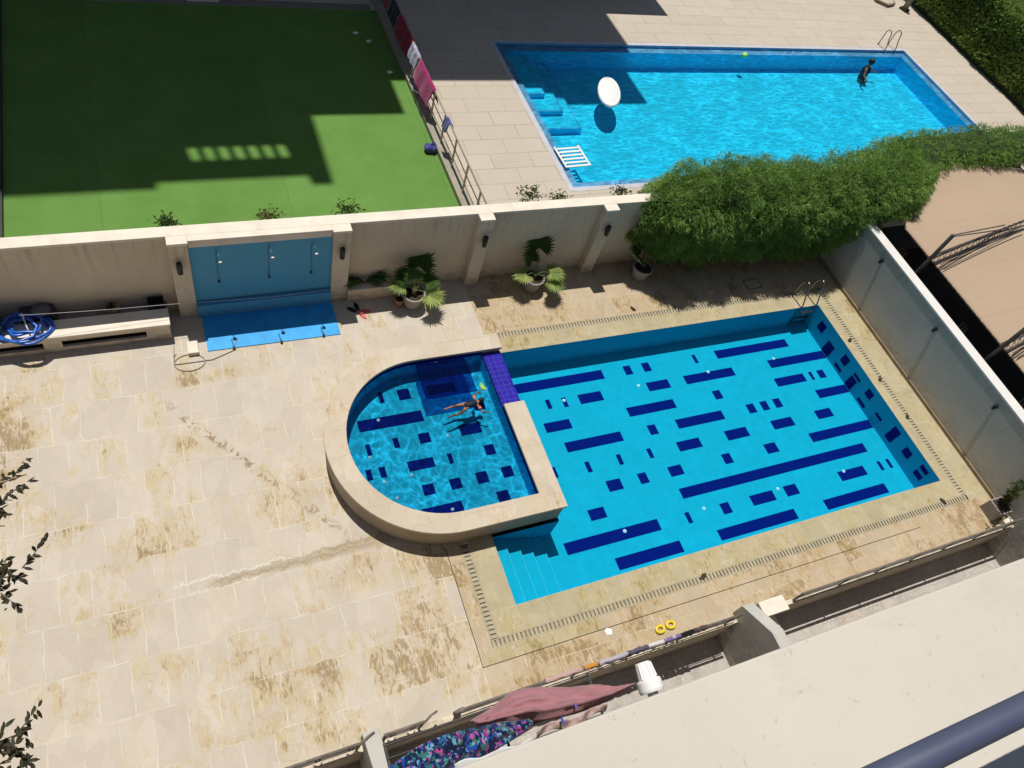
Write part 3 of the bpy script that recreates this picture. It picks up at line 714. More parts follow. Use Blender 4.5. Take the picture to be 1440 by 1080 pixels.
def railing(x0, x1, y, z0, h, label, mat, posts, bars=(1., .78, .56, .34, .12), name='railing', axis='x', group=None, rb=.012):
    t = thing(name, label, 'railing', (x0, y, z0) if axis == 'x' else (y, x0, z0), 0, group)
    Ln = x1-x0
    q = (lambda u, v, z: (u, v, z)) if axis == 'x' else (lambda u, v, z: (v, u, z))
    MB().tube([q(0, 0, h), q(Ln, 0, h)], .024, 8).build('top_rail', mat, t, smooth=True)
    for f in bars[1:]:
        MB().tube([q(0, .0, h*f), q(Ln, .0, h*f)], rb, 6).build('bar', mat, t, smooth=True)
    for p in posts:
        u = p-x0
        MB().box(*( (u-.017, u+.017, -.022, .022) if axis == 'x' else (-.022, .022, u-.017, u+.017)), .001, h-.02).build('post', mat, t)
    return t
M_grail = paint('weathered grey rail paint', (.20, .175, .15), .2, .6, 8)
rl = railing(5.45, 12.08, -1.45, .03, .42, 'weathered grey railing along the deck edge in front of the grey side wall', M_grail, [5.5, 6.7, 7.72, 8.74, 9.74, 10.74, 11.77], bars=(1, .80, .45, .2), rb=.009)
MB().box(.05, 6.55, -.045, -.03, .02, .06).build('side_plate', M_grail, rl)
rl = railing(-1.55, 4.0, -1.45, .03, .42, 'weathered grey railing hung with small clothes', M_grail, [-1.6, -.6, .5, 1.6, 2.7, 3.8], bars=(1, .88, .62, .42, .22), rb=.009)
mb = MB(); mb.tube([(0, 0, .42), (-.08, .0, .40), (-.13, 0, .28), (-.10, 0, .15), (-.02, 0, .04)], .04, 8); mb.build('end_scroll', M_grail, rl, smooth=True)
for (a, b, lb) in ((-2.86, -2.2, 'short railing piece beside the printed blanket'), (-6.5, -3.2, 'railing at the bottom left beyond the dividing wall')):
    r2 = railing(a, b, -1.45, .03, .5, lb, M_grail, [a+.03, b-.05], bars=(1, .85, .6, .3))
    Ln = b-a; k = 0; u = .1
    while u < Ln-.12:
        mb = MB(); mb.tube([(u, .01, .08), (u+.12, .02, .48)], .011, 6); mb.tube([(u+.12, .01, .08), (u, .02, .48)], .011, 6); mb.build('cross_brace', M_grail, r2); u += .32 if Ln < 1 else .5
    mb = MB(); mb.tube([(Ln, 0, .50), (Ln+.10, .06, .49), (Ln+.22, .10, .42)], .02, 6); mb.build('end_scroll', M_grail, r2, smooth=True)

# ------------------------------------------------------------------ cloths
def fabric(name, c, c2=None, pat=None):
    t = NT(name, .9, .1)
    n = t.noise(t.obj(), 6, 4)
    col = t.mix(t.mr(n, .3, .7, 0, .4), c, c2 or tuple(q*.75 for q in c))
    if pat == 'floral':
        O = t.obj(); W = t.vm('ADD', O, t.vm('SCALE', t.noise(O, 9, 2, .5, col=True), .05))
        col = (.012, .03, .11)
        for sc, cc, off, th in ((18, (.012, .06, .30), 0, .50), (24, (.26, .02, .19), 3, .78), (26, (.03, .14, .12), 7, .74), (36, (.12, .30, .40), 11, .84), (40, (.40, .07, .20), 17, .88), (30, (.006, .012, .045), 23, .60)):
            W2 = t.vm('ADD', W, (off, off*.7, off*.3))
            cell = t.xyz(t.vor(t.vm('MULTIPLY', W2, (1.5, 1, 1)), sc, 'F1', 'Color'))[0]
            col = t.mix(t.mr(cell, th, th+.02), col, cc)
    if pat == 'stripe':
        X = t.xyz(t.obj()); w = t.ma('SINE', t.ma('MULTIPLY', t.ma('ADD', X[0], t.ma('MULTIPLY', X[1], .4)), 70))
        col = t.mix(t.mr(w, .1, .4, 0, .7), col, c2)
    if pat == 'patch':
        cell = t.xyz(t.vor(t.obj(), 14, 'F1', 'Color'))[0]; col = t.mix(t.mr(cell, .55, .6), c, c2)
    t.color(col); t.b.inputs['Sheen Weight'].default_value = .2
    t.bump(t.noise(t.obj(), 40, 3), .2, .01)
    return t.m

def sheet(name, f, nu, nv, mat, parent=None, thick=.006, loc=(0, 0, 0)):
    vs = [f(i/nu, j/nv) for i in range(nu+1) for j in range(nv+1)]
    fs = [(i*(nv+1)+j, (i+1)*(nv+1)+j, (i+1)*(nv+1)+j+1, i*(nv+1)+j+1) for i in range(nu) for j in range(nv)]
    vs = [tuple(Vector(q)-Vector(loc)) for q in vs]
    o = MB().add(vs, fs).build(name, mat, parent, smooth=True, loc=loc)
    s = o.modifiers.new('thickness', 'SOLIDIFY'); s.thickness = thick; s.offset = 0
    return o
def drape(name, axis, a, b, c, ztop, front, back, mat, label, cat, group=None, seed=0, flare=.03):
    def f(u, v):
        s_ = (v*(front+back))-back      # negative: back side
        pos = a+(b-a)*u
        w = mn.noise(Vector((u*6+seed, s_*4, seed)))*.03
        w2 = math.sin(u*PI*5+seed)*.012*min(1, abs(s_)*6)
        if abs(s_) < .03: d = s_; z = ztop+.034-abs(s_)*.3
        else: d = math.copysign(.03+flare*(abs(s_)), s_)+w2+w*.6; z = ztop+.034-(abs(s_)-.02)
        pos += w*1.5*abs(s_)*3
        return (pos, c-d, z) if axis == 'x' else (c-d, pos, z)
    mid = ((a+b)/2, c, ztop) if axis == 'x' else (c, (a+b)/2, ztop)
    o = sheet(name, f, 14, 18, mat, loc=mid)
    return tag(o, label, cat, group)
G = 'clothes drying on the near railing'
zt = .45
for a, b, fr, bk, col_, lb, nm, ct, pat in (
    (.62, .87, .10, .12, (.55, .25, .05), 'orange brown cloth folded over the near railing', 'cloth', 'cloth', None),
    (.90, 1.48, .24, .22, (.42, .40, .46), 'pale lilac towel over the near railing beside the orange cloth', 'towel', 'towel', None),
    (1.51, 1.88, .22, .16, (.10, .09, .14), 'dark grey purple cloth over the near railing', 'cloth', 'cloth', None),
    (1.90, 2.23, .22, .18, (.60, .59, .60), 'white cloth over the near railing', 'cloth', 'cloth', None),
    (2.25, 2.58, .24, .2, (.20, .14, .32), 'purple patterned garment over the near railing', 'garment', 'garment', 'patch'),
    (2.60, 2.88, .2, .2, (.012, .012, .014), 'black garment over the near railing', 'garment', 'garment', None),
    (2.90, 3.18, .14, .14, (.09, .06, .06), 'small dark brown cloth over the near railing', 'cloth', 'cloth', None),
    (-.12, .58, .1, .14, (.50, .33, .31), 'faded pink cloth folded over the near railing', 'cloth', 'cloth', None)):
    drape(nm, 'x', a, b, -1.45, zt, fr, bk, fabric('fabric '+lb[:24], col_, (.45, .42, .5) if pat else None, pat), lb, ct, G, seed=a*7)

# neighbour boundary kerb with rail and laundry (runs along y at x 2.3)
kb = thing('boundary_kerb', 'low grey beige kerb between the turf and the neighbouring deck', 'kerb', (2.28, 12, 0))
mb = MB(); mb.box(2.135, 2.415, 7.93, 22, .0, .14); rel(mb, kb).build('kerb', paint('grey green concrete kerb', (.34, .31, .25), .1, .9, 3), kb, bevel=.01)
posts = [8.5+.97*k for k in range(13)]
fr = railing(8.0, 21.0, 2.30, .141, .88, 'tan tube railing on the kerb beside the turf', M_railtan, posts, bars=(1, .62, .3), axis='y', rb=.016)
LG = 'laundry on the kerb railing beside the turf'
for (a, b, fr_, bk_, c_, lb, nm, ct, pat) in (
    (13.35, 14.75, .62, .50, (.33, .02, .13), 'large crimson pink towel hanging over the tan rail in the sun', 'towel', 'towel', None),
    (14.8, 15.5, .45, .45, (.30, .30, .42), 'pale blue and white shirt on the tan rail in shade', 'shirt', 'shirt', 'patch'),
    (15.55, 16.9, .55, .5, (.28, .012, .05), 'dark red towel on the tan rail in shade', 'towel', 'towel', None),
    (16.95, 17.7, .5, .5, (.02, .025, .04), 'black garment on the tan rail in shade', 'garment', 'garment', None),
    (17.75, 18.6, .5, .5, (.30, .06, .09), 'faded red cloth at the far end of the tan rail', 'cloth', 'cloth', None),
    (18.7, 19.4, .5, .5, (.30, .31, .33), 'light grey cloth at the far end of the tan rail', 'cloth', 'cloth', None)):
    drape(nm, 'y', a, b, 2.30, 1.02, fr_, bk_, fabric('fabric '+lb[:24], c_, (.5, .5, .6) if pat else None, pat), lb, ct, LG, seed=a*3, flare=.25)
M_navy = fabric('dark blue plastic', (.02, .03, .22), (.30, .32, .45))
drape('bag', 'y', 11.95, 12.25, 2.30, 1.02, .30, .25, M_navy, 'blue plastic bag knotted on the tan rail', 'bag', None, 4, .3)
t = thing('bag', 'small blue bag lying on the turf edge below the tan rail', 'bag', (1.98, 12.2, .01))
mb = MB()
for i in range(9):
    for j in range(12): pass
mb.ell((0, 0, .10), (.20, .14, .11), 14, 8); mb.v = [(x+mn.noise(Vector((x*9, y*9, z*9)))*.05, y+mn.noise(Vector((x*9+5, y*9, z*9)))*.05, z) for x, y, z in mb.v]
mb.build('sack', M_navy, t, smooth=True); MB().tube([(0, 0, .19), (.05, .02, .26), (.10, .0, .24)], [.03, .02, .035], 6).build('knot', M_navy, t, smooth=True)

# ------------------------------------------------------------------ our building, parapet, rail, balcony laundry
bd = thing('apartment_building', 'cream apartment building with a thick balcony parapet in the foreground', 'building', (0, -8, -1.3))
PY0, PY1, PZT = -3.0, -3.62, 11.40
mb = MB(); mb.box(-16, 20, -14, -3.06, -1.3, 11.0); rel(mb, bd).build('wall', paint('bounce damping facade', (.17, .13, .10), .15, .9, 1), bd)  # unseen facade coloured dark to cut bounce light onto the terrace
mb = MB(); mb.box(-16, 20, PY1, PY0, 11.002, PZT); rel(mb, bd).build('parapet', M_parap, bd, bevel=.005)
M_glass = paint('dark window glass', (.02, .03, .04), .1, .08, 2, .8)
for fl in range(4):
    for k in range(6):
        x = -13+k*5.6; z = -.2+fl*2.9
        mb = MB(); mb.box(x, x+1.8, -3.058, -3.045, z, z+1.7); w = rel(mb, bd).build('window', M_glass, bd)
        mb = MB()
        for q in ((x-.06, x, z-.06, z+1.76), (x+1.8, x+1.86, z-.06, z+1.76)): mb.box(q[0], q[1], -3.058, -3.03, q[2], q[3])
        mb.box(x, x+1.8, -3.058, -3.03, z-.06, z); mb.box(x, x+1.8, -3.058, -3.03, z+1.7, z+1.76); mb.box(x+.88, x+.92, -3.044, -3.032, z, z+1.7)
        rel(mb, bd).build('frame', M_offw, w)
rr = thing('balcony_rail', 'blue grey metal balcony rail above the parapet at the bottom right', 'railing', (-3.5, -3.24, PZT))
MB().tube([(-6, 0, .40), (8, 0, .40)], .0225, 20).build('top_rail', M_barrail, rr, smooth=True)
for x in (-5.2, -2.0, 2.0, 5.0): MB().tube([(x+1.2, 0, .001), (x+1.2, 0, .378)], .016, 10).build('post', M_barrail, rr, smooth=True)

# lower balcony drying rack with cloths (z about 7)
rk = thing('drying_rack', 'dark metal drying rack fixed below the parapet', 'drying rack', (-2.6, -2.62, 6.80))
for y in (-.05, .06, .17, .26): MB().tube([(-1.1, y, -.01), (.62, y, -.01)], .007, 6).build('line', M_dark, rk)
for x in (-1.1, -.2, .62): MB().tube([(x, -.45, -.25), (x, -.10, -.022), (x, .28, -.022)], .012, 6).build('arm', M_pole, rk)
M_pink = fabric('dusty pink cotton', (.36, .17, .19), (.27, .12, .14))
def pinkf(u, v):
    # outline in plan (x,y) at z~7, left->right along u, outer->inner along v
    xo = -3.06+u*1.33
    outer = [(-3.06, -2.40), (-2.90, -2.37), (-2.66, -2.29), (-2.45, -2.33), (-2.2, -2.40), (-1.95, -2.47), (-1.74, -2.53)]
    inner = [(-3.04, -2.47), (-2.85, -2.50), (-2.66, -2.545), (-2.4, -2.60), (-2.2, -2.61), (-1.95, -2.60), (-1.74, -2.57)]
    def lerp(Ls, u):
        k = min(int(u*6), 5); f = u*6-k; return [Ls[k][i]*(1-f)+Ls[k+1][i]*f for i in (0, 1)]
    o, i_ = lerp(outer, u), lerp(inner, u)
    x = o[0]*(1-v)+i_[0]*v; y = o[1]*(1-v)+i_[1]*v
    z = 7.02-.16*(1-v)**2+.022*math.sin(u*17+v*5)+.05*mn.noise(Vector((u*7, v*4, 1)))+.03*mn.noise(Vector((u*19, v*9, 5)))+.05*math.exp(-((v-.72)/.07)**2)
    if v > .72: z += .03-.45*(v-.72)
    return (x, y, z)
c = sheet('bedsheet', pinkf, 40, 20, M_pink, loc=(-2.6, -2.5, 7.0)); tag(c, 'dusty pink bedsheet spread over the lower drying rack', 'bedsheet')
M_floral = fabric('floral print', (0, 0, 0), pat='floral')
def florf(u, v):
    o = [(-3.95, -2.62), (-3.72, -2.53), (-3.52, -2.47), (-3.32, -2.45), (-3.1, -2.47), (-2.88, -2.50), (-2.66, -2.55)]
    i = [(-3.80, -2.80), (-3.62, -2.76), (-3.46, -2.72), (-3.3, -2.70), (-3.08, -2.67), (-2.88, -2.64), (-2.66, -2.60)]
    k = min(int(u*6), 5); f = u*6-k
    A = [o[k][q]*(1-f)+o[k+1][q]*f for q in (0, 1)]; B = [i[k][q]*(1-f)+i[k+1][q]*f for q in (0, 1)]
    x, y = A[0]*(1-v)+B[0]*v, A[1]*(1-v)+B[1]*v
    z = 7.03+.05*math.sin(PI*v)+.03*mn.noise(Vector((u*8, v*4, 4)))+.014*math.sin(v*16+u*6)
    return (x, y, z)
c = sheet('blanket', florf, 48, 22, M_floral, thick=.02, loc=(-3.2, -2.6, 7.0)); tag(c, 'navy blanket printed with pink and green flowers on the lower rack', 'blanket')
def beigef(u, v):
    x = -2.62+u*.62; y = -2.64-.035*v+.02*math.sin(u*PI)*(1-v)
    z = 6.98-.05*v+.02*math.sin(u*21+v*3)
    return (x, y+.02*math.sin(u*9), z)
c = sheet('shirt', beigef, 24, 8, fabric('beige pink stripe', (.50, .38, .34), (.36, .22, .22), 'stripe'), loc=(-2.3, -2.65, 6.95)); tag(c, 'crumpled beige pink striped shirt between the pink sheet and the parapet', 'shirt')
def whf(u, v):
    x = -3.3+u*.62; y = -2.66-.05*v-.02*u; z = 7.06+.02*math.sin(u*9)-.03*v
    return (x, y+.012*math.sin(u*14), z)
c = sheet('towel', whf, 16, 6, fabric('white terry', (.70, .71, .72)), loc=(-3.0, -2.68, 7.0)); tag(c, 'white towel under the edge of the printed blanket', 'towel')
for k, (x, y, cc, lb) in enumerate(((-2.42, -2.63, (.03, .07, .45), 'blue clothes peg at the edge of the striped shirt'), (-2.28, -2.555, (.10, .10, .42), 'purple blue clothes peg on the pink bedsheet'))):
    t = thing('clothes_peg', lb, 'clothes peg', (x, y, 7.045))
    m_ = paint('peg plastic %d' % k, cc, .02, .4)
    MB().box(-.008, .008, -.03, .02, 0, .008).build('jaw', m_, t, bevel=.002); MB().box(-.008, .008, -.03, .02, .0082, .016).build('jaw', m_, t, bevel=.002)
# white vent
t = thing('vent_cowl', 'white plastic vent with a wide rear collar projecting beyond the parapet', 'vent', (-1.60, -2.66, 7.0))
ax = Vector((.02, 1, .10)).normalized()
MB().lathe([(.0, .0), (.098, 0), (.104, .02), (.104, .085), (.094, .10), (.07, .105)], (0, 0, 0), 28, ax).build('collar', M_offw, t, smooth=False, bevel=.003)
MB().lathe([(.076, .103), (.062, .225), (.057, .235), (.050, .235), (.048, .12), (0, .12)], (0, 0, 0), 28, ax).build('cone', M_offw, t, smooth=True)
for a in (0.5, 1.6, 2.6):
    d_ = Vector((math.cos(a), 0, math.sin(a))); MB().tube([d_*.078+ax*.105, d_*.066+ax*.22], .006, 6).build('rib', M_offw, t)
MB().tube([ax*.0, ax*-.45], .045, 12).build('pipe', M_offw, t, smooth=True)

# ------------------------------------------------------------------ far tower (throws the big shadows)
tw = thing('apartment_tower', 'tall beige apartment tower with stepped roofline far beyond the turf', 'tower', (0, 26, 0))
YB = 20.5
SH = lambda x, y: (x-.045*(YB-y)/.33, (YB-y)/.33)      # plan position and height of a roof edge from its shadow
blocks = [(-34, SH(-4.82, 11.3)[0], SH(0, 11.25)[1]), (SH(-4.81, 11.3)[0], SH(-1.39, 11.3)[0], SH(0, 12.75)[1]), (SH(-1.38, 11.3)[0], SH(-.85, 11.3)[0], SH(0, 11.13)[1]),
          (SH(-.84, 11.3)[0], SH(1.62, 14.4)[0], SH(0, 13.76)[1]), (SH(1.63, 14.4)[0], SH(10.28, 17.5)[0], SH(0, 15.25)[1]), (SH(10.29, 17.5)[0], SH(13.2, 19.3)[0], SH(0, 19.1)[1])]
S0, S1 = blocks[1][0], blocks[1][1]
mb = MB()
for a, b, h in blocks: mb.box(a, b, YB, YB+12, -1.3, h)
rel(mb, tw).build('wall', M_tower, tw)
# pierced screen on roof of second block : x -6.44..-2.96, z 29.5..33.9
mb = MB(); TT = .10
zb, zt_ = SH(0, 12.62)[1], SH(0, 12.20)[1]+TT/.33
off = .045*24.7
oc_ = [(-3.9+k*.345-off) for k in range(7)]
mb.box(S0, S1, YB, YB+TT, blocks[1][2]+.001, zb); mb.box(S0, S1, YB, YB+TT, zt_, SH(0, 11.46)[1])
xp = S0
for xo in oc_:
    mb.box(xp, xo-.105, YB+.001, YB+TT-.001, zb+.001, zt_-.001); xp = xo+.105
mb.box(xp, S1, YB+.001, YB+TT-.001, zb+.001, zt_-.001)
rel(mb, tw).build('roof_screen', M_tower, tw)
for fl in range(9):
    for k in range(9):
        x = -30+k*4.4; z = 1+fl*2.8
        top = next((h for a, b, h in blocks if a < x and x+1.6 < b), None)
        if top is None or z+1.6 > top-1 or top < 18: continue
        mb = MB(); mb.box(x, x+1.6, YB-.02, YB-.002, z, z+1.4); rel(mb, tw).build('window', M_glass, tw)

# ------------------------------------------------------------------ canopy yard
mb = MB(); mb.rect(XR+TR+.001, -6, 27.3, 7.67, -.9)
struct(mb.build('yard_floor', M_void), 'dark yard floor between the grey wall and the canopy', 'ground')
cn = thing('shade_canopy', 'large tan canvas canopy beyond the grey side wall', 'canopy', (16, 3, 2))
def can(u, v):
    x = 12.95+u*6.6; y = -4.5+v*13.15
    # rounded far edge
    y -= max(0, (1-u*1.9))**2*2.6*max(0, (v-.4)/.6)**3
    y -= max(0, u-.90)*1.2*max(0, (v-.6)*2.5)**3
    x -= .12*math.sin(PI*((v*13.15) % 2.9)/2.9)*(1-u)*0
    z = 2.02+.22*math.sin(PI*u)-.05*math.cos(v*13.15/2.9*2*PI)*math.sin(PI*u)
    return (x, y, z)
cv = sheet('canvas', can, 40, 80, M_canvas, thick=.012, loc=(16, 3, 2)); cv.parent = cn; cv.location = (0, 0, 0)
mb = MB(); edge = [can(0, k/60) for k in range(61)]+[can(k/30, 1) for k in range(31)]+[can(1, 1-k/60) for k in range(61)]
mb.tube(edge, .022, 6); rel(mb, cn).build('edge_tube', M_brown, cn, smooth=True)
mb = MB()
for k in range(1, len(edge), 1):
    p0 = Vector(edge[k]); mb.ell(p0+Vector((0, 0, .0)), (.016, .016, .03), 6, 4)
rel(mb, cn).build('lacing', paint('pale lacing cord', (.5, .42, .33), .05, .8), cn)
for (y, lb) in ((4.87, 'n'), (2.05, 's'), (-.8, 's')):
    X0 = 12.72
    mb = MB(); mb.tube([(X0, y, -.89), (X0, y, 3.0)], .05, 10); m_ = rel(mb, cn).build('mast', M_dark, cn, smooth=True)
    for dy in (-.07, .07):
        mb = MB(); mb.tube([(X0, y+dy*.3, 2.98), (15.9, y+.55+dy, 2.42)], .016, 6); rel(mb, cn).build('tie_rod', M_pole, m_)
    ends = [(X0+.05, y, 2.12), (17.6, y+.75, 2.52)]
    for (dz, dy) in ((0, -.10), (0, .10), (.16, 0)):
        a = Vector(ends[0])+Vector((0, dy, dz)); b = Vector(ends[1])+Vector((0, dy*.6, dz*.5))
        mb = MB(); mb.tube([a, b], .020, 6); rel(mb, cn).build('truss_chord', M_pole, cn)
    mb = MB(); A = Vector(ends[0]); B = Vector(ends[1])
    for k in range(22):
        p = A.lerp(B, k/22); q = A.lerp(B, (k+1)/22)
        mb.tube([p+Vector((0, -.1, 0)), p.lerp(q, .5)+Vector((0, 0, .15)), q+Vector((0, .1, 0))], .010, 5)
    rel(mb, cn).build('truss_web', M_pole, cn)
    for q in (.25, -.25):
        mb = MB(); mb.tube([(X0+.3, y-.25+q*.3, 2.10), (16.5, y+.45+q*.2, 2.46)], .013, 6); rel(mb, cn).build('tie_rod', M_pole, m_)
for y in (5.6, 3.0, .7, -1.6):
    for k in (0, .09, .17):
        mb = MB(); mb.tube([(XR+TR+.02, y-.02-k, 1.35), (13.2, y+.25-k, 1.5)], .012, 6); rel(mb, cn).build('wall_strut', M_railtan, cn)

# ------------------------------------------------------------------ foliage
def blade(mb, p, d, ln, w, tone, curl=.25):
    d = d.normalized(); s_ = d.cross(Vector((random.uniform(-1, 1), random.uniform(-1, 1), random.uniform(-1, 1))))
    s_ = s_.normalized()*w*.5 if s_.length > 1e-4 else Vector((w*.5, 0, 0))
    m = p+d*ln*.55; e = p+d*ln+Vector((0, 0, -curl*ln))
    mb.add([p, m+s_, e, m-s_], [(0, 1, 2, 3)])
    mb.col += [tone]*4
def leaf(mb, p, d, ln, w, tone):
    d = d.normalized(); s_ = d.cross(Vector((random.gauss(0, .5), random.gauss(0, .5), 1)))
    s_ = s_.normalized()*w*.5 if s_.length > 1e-4 else Vector((w*.5, 0, 0)); u = d.cross(s_).normalized()*w*.18
    a, b, c = p+d*ln*.25, p+d*ln*.6, p+d*ln-Vector((0, 0, ln*.15))
    mb.add([p, a+s_*.8+u, b+s_*.9+u, c, b-s_*.9+u, a-s_*.8+u, a, b], [(0, 6, 1), (1, 6, 7, 2), (2, 7, 3), (3, 7, 4), (4, 7, 6, 5), (5, 6, 0)])
    mb.col += [tone]*8
def lv(): 
    m = MB(); m.col = []; return m
hg = thing('hedge', 'big feathery green hedge spilling over the corner of the garden wall', 'hedge', (9.5, 7.7, 0))
def sstep(a, b, x): t_ = max(0, min(1, (x-a)/(b-a))); return t_*t_*(3-2*t_)
def hedge_section(X):
    """returns (yc, zc, ry, rz) of the cross section at X, wall crest at y 7.8"""
    e = sstep(5.5, 6.8, X)**.5
    n1 = mn.noise(Vector((X*.7, 0, 3)))*.22+mn.noise(Vector((X*2.1, 4, 3)))*.09
    top = 2.42+.45*e+n1
    if X < 11.3: bot = .50-.28*sstep(5.5, 8, X)+mn.noise(Vector((X*1.5, 9, 1)))*.25
    else: bot = .22+1.8*sstep(11.3, 13.8, X)+mn.noise(Vector((X*1.5, 9, 1)))*.15
    front = 6.66+.35*(1-e)-.22*sstep(8.5, 11, X)+sstep(13.0, 16, X)*1.45+mn.noise(Vector((X*1.3, 2, 7)))*.18
    back = 8.35+.35*e+sstep(13, 16, X)*.65
    if X > 12.2: bot = max(bot, 1.2+.8*sstep(12.2, 14, X))
    if X > 14: top -= .08*sstep(14, 16, X)
    return (front+back)/2, (top+bot)/2, (back-front)/2*(.35+.65*e), (top-bot)/2*(.35+.65*e)
mb = MB(); nn = 14; XS = [5.75+.25*k for k in range(85)]
vs = []
for X in XS:
    yc, zc, ry, rz = hedge_section(X); k = .74
    for j in range(nn):
        a = 2*PI*j/nn; w = 1+.14*mn.noise(Vector((X*2, math.cos(a)*2, math.sin(a)*2)))
        vs.append((X, yc+ry*k*w*math.cos(a), zc+rz*k*w*math.sin(a)))
fs = [(i*nn+j, i*nn+(j+1) % nn, (i+1)*nn+(j+1) % nn, (i+1)*nn+j) for i in range(len(XS)-1) for j in range(nn)]
fs += [tuple(range(nn)), tuple((len(XS)-1)*nn+j for j in range(nn))]
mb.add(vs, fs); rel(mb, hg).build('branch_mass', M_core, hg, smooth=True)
mb = lv()
def hedge_fill(cnt, xa, xb):
    for _ in range(cnt):
        X = random.uniform(xa, xb); a = random.uniform(0, 2*PI)
        if math.cos(a) > .5 and random.random() < .55: continue      # back side: sparser
        yc, zc, ry, rz = hedge_section(X)
        lump = .90+.22*mn.noise(Vector((X*1.6, math.cos(a)*2.2, math.sin(a)*2.2+3)))+.12*mn.noise(Vector((X*5, math.cos(a)*5, math.sin(a)*5)))
        rr_ = lump*random.uniform(.82, 1.10)
        base = Vector((X, yc+ry*rr_*math.cos(a), zc+rz*rr_*math.sin(a)))
        out = Vector((random.gauss(0, .45), math.cos(a), math.sin(a)*.8+.15))
        tone = .5+.42*mn.noise(Vector((X*2.3, math.cos(a)*4, math.sin(a)*4)))+random.gauss(0, .13)
        if random.random() < .03: out = out.normalized()*.6+Vector((0, 0, .7)); rr2 = 1.5
        else: rr2 = 1
        tone = max(0, min(1, tone))
        for k in range(5):
            d = out.normalized()+Vector((random.gauss(0, .45), random.gauss(0, .45), random.gauss(0, .35)-.12))
            blade(mb, base+Vector((random.gauss(0, .02), random.gauss(0, .02), random.gauss(0, .02))), d, random.uniform(.08, .19)*rr2, random.uniform(.010, .018), max(0, min(1, tone+random.gauss(0, .08))), random.uniform(.1, .5))
hedge_fill(34000, 5.6, 14.5); hedge_fill(9000, 14.5, 27)
rel(mb, hg).build('foliage', M_hedge, hg)
mb = MB()
for X in [6+1.1*k for k in range(8)]:
    mb.tube([(X, 7.35, .0), (X+.1, 7.3, .5), (X-.05, 7.4, 1.2)], [.03, .025, .015], 6)
rel(mb, hg).build('stem', M_bark, hg)

# boxy far hedge on the right
h2 = thing('hedge', 'tall clipped hedge along the far right side of the neighbouring deck', 'hedge', (28, 15, 0))
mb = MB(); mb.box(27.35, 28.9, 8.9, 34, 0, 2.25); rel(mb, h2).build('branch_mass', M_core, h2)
mb = lv()
for _ in range(26000):
    y = random.uniform(8.8, 26); s_ = random.random()
    if s_ < .5: p = Vector((27.30, y, random.uniform(.25, 2.35))); n_ = Vector((-1, 0, .3))
    else: p = Vector((random.uniform(27.25, 29.0), y, 2.35)); n_ = Vector((0, 0, 1))
    p += n_.normalized()*(.18*mn.noise(p*1.3)+random.uniform(-.1, .1))
    tone = .45+.5*mn.noise(p*.9+Vector((5, 0, 0)))+random.gauss(0, .14)
    for k in range(2):
        blade(mb, p, n_+Vector((random.gauss(0, .6), random.gauss(0, .6), random.gauss(0, .6))), random.uniform(.10, .22), random.uniform(.04, .08), max(0, min(1, tone)), .2)
rel(mb, h2).build('foliage', M_hedge2, h2)
mb = MB(); mb.rect(29.2, -40, 60, 80, -.02); struct(mb.build('road', M_road), 'pale grey road beyond the far hedge', 'road')

# fan palms
def fan_leaf(mb, mt, base, az, tilt, stem, R_, tone, n=17):
    d = Vector((math.cos(az)*math.cos(tilt), math.sin(az)*math.cos(tilt), math.sin(tilt)))
    tip = base+d*stem+Vector((0, 0, -.06*math.cos(tilt)))
    mt.tube([base, base+d*stem*.5+Vector((0, 0, .02)), tip], [.012, .009, .006], 5)
    fwd = (d+Vector((0, 0, -.25))).normalized(); side = fwd.cross(Vector((0, 0, 1))).normalized(); up = side.cross(fwd)
    for k in range(n):
        a = math.radians(-120+240*k/(n-1))
        dd = (fwd*math.cos(a)+side*math.sin(a)+up*.15*abs(math.sin(a))).normalized()
        ln = R_*(.78+.22*math.cos(a))*random.uniform(.9, 1.05)
        perp = dd.cross(up).normalized(); w = ln*math.radians(240/(n-1))*.40
        m = tip+dd*ln*.58; e = tip+dd*ln+Vector((0, 0, -.14*ln*random.uniform(.4, 1.4)))
        mb.add([tip, m+perp*w+up*.012, m-up*.008, m-perp*w+up*.012, e], [(0, 1, 2), (0, 2, 3), (1, 4, 2), (2, 4, 3)])
        mb.col += [max(0, min(1, tone+random.gauss(0, .06)))]*5
def potted_palm(loc, leaves, label, potlabel=None, rim_white=False):
    t = thing('potted_palm', label, 'potted palm', loc, 0, 'fan palms in grey pots along the wall')
    MB().lathe([(0, 0), (.17, 0), (.19, .04), (.245, .34), (.27, .36), (.27, .40), (.235, .40), (.225, .34), (0, .335)], (0, 0, 0), 28).build('pot', M_pot, t, smooth=False, bevel=.004)
    MB().lathe([(0, .342), (.224, .342)], (0, 0, 0), 20).build('soil', M_brown, t)
    MB().tube([(0, 0, .34), (.01, 0, .52)], [.06, .045], 10).build('trunk', M_bark, t, smooth=True)
    m, st = lv(), MB()
    for az, tilt, stem, r_, tone in leaves: fan_leaf(m, st, Vector((.01, 0, .50)), math.radians(az), math.radians(tilt), stem*1.1, r_*1.5, tone, 23)
    m.build('fronds', M_palm, t); st.build('leaf_stems', paint('green stem', (.12, .2, .05), .1, .6), t)
    return t
potted_palm((.03, 7.10, 0), [(65, 42, .50, .34, .15), (130, 40, .30, .26, .12), (-35, 8, .30, .30, .95), (165, 25, .30, .26, .75), (100, 65, .25, .24, .3), (20, 25, .30, .26, .35)], 'fan palm in a grey pot beside the low ledge')
potted_palm((3.02, 7.18, 0), [(75, 55, .58, .34, .10), (190, 20, .28, .26, .95), (-15, 22, .34, .27, .85), (-40, 5, .38, .28, .8), (110, 50, .32, .25, .3)], 'fan palm in a white rimmed grey pot between the third and fourth pilasters')
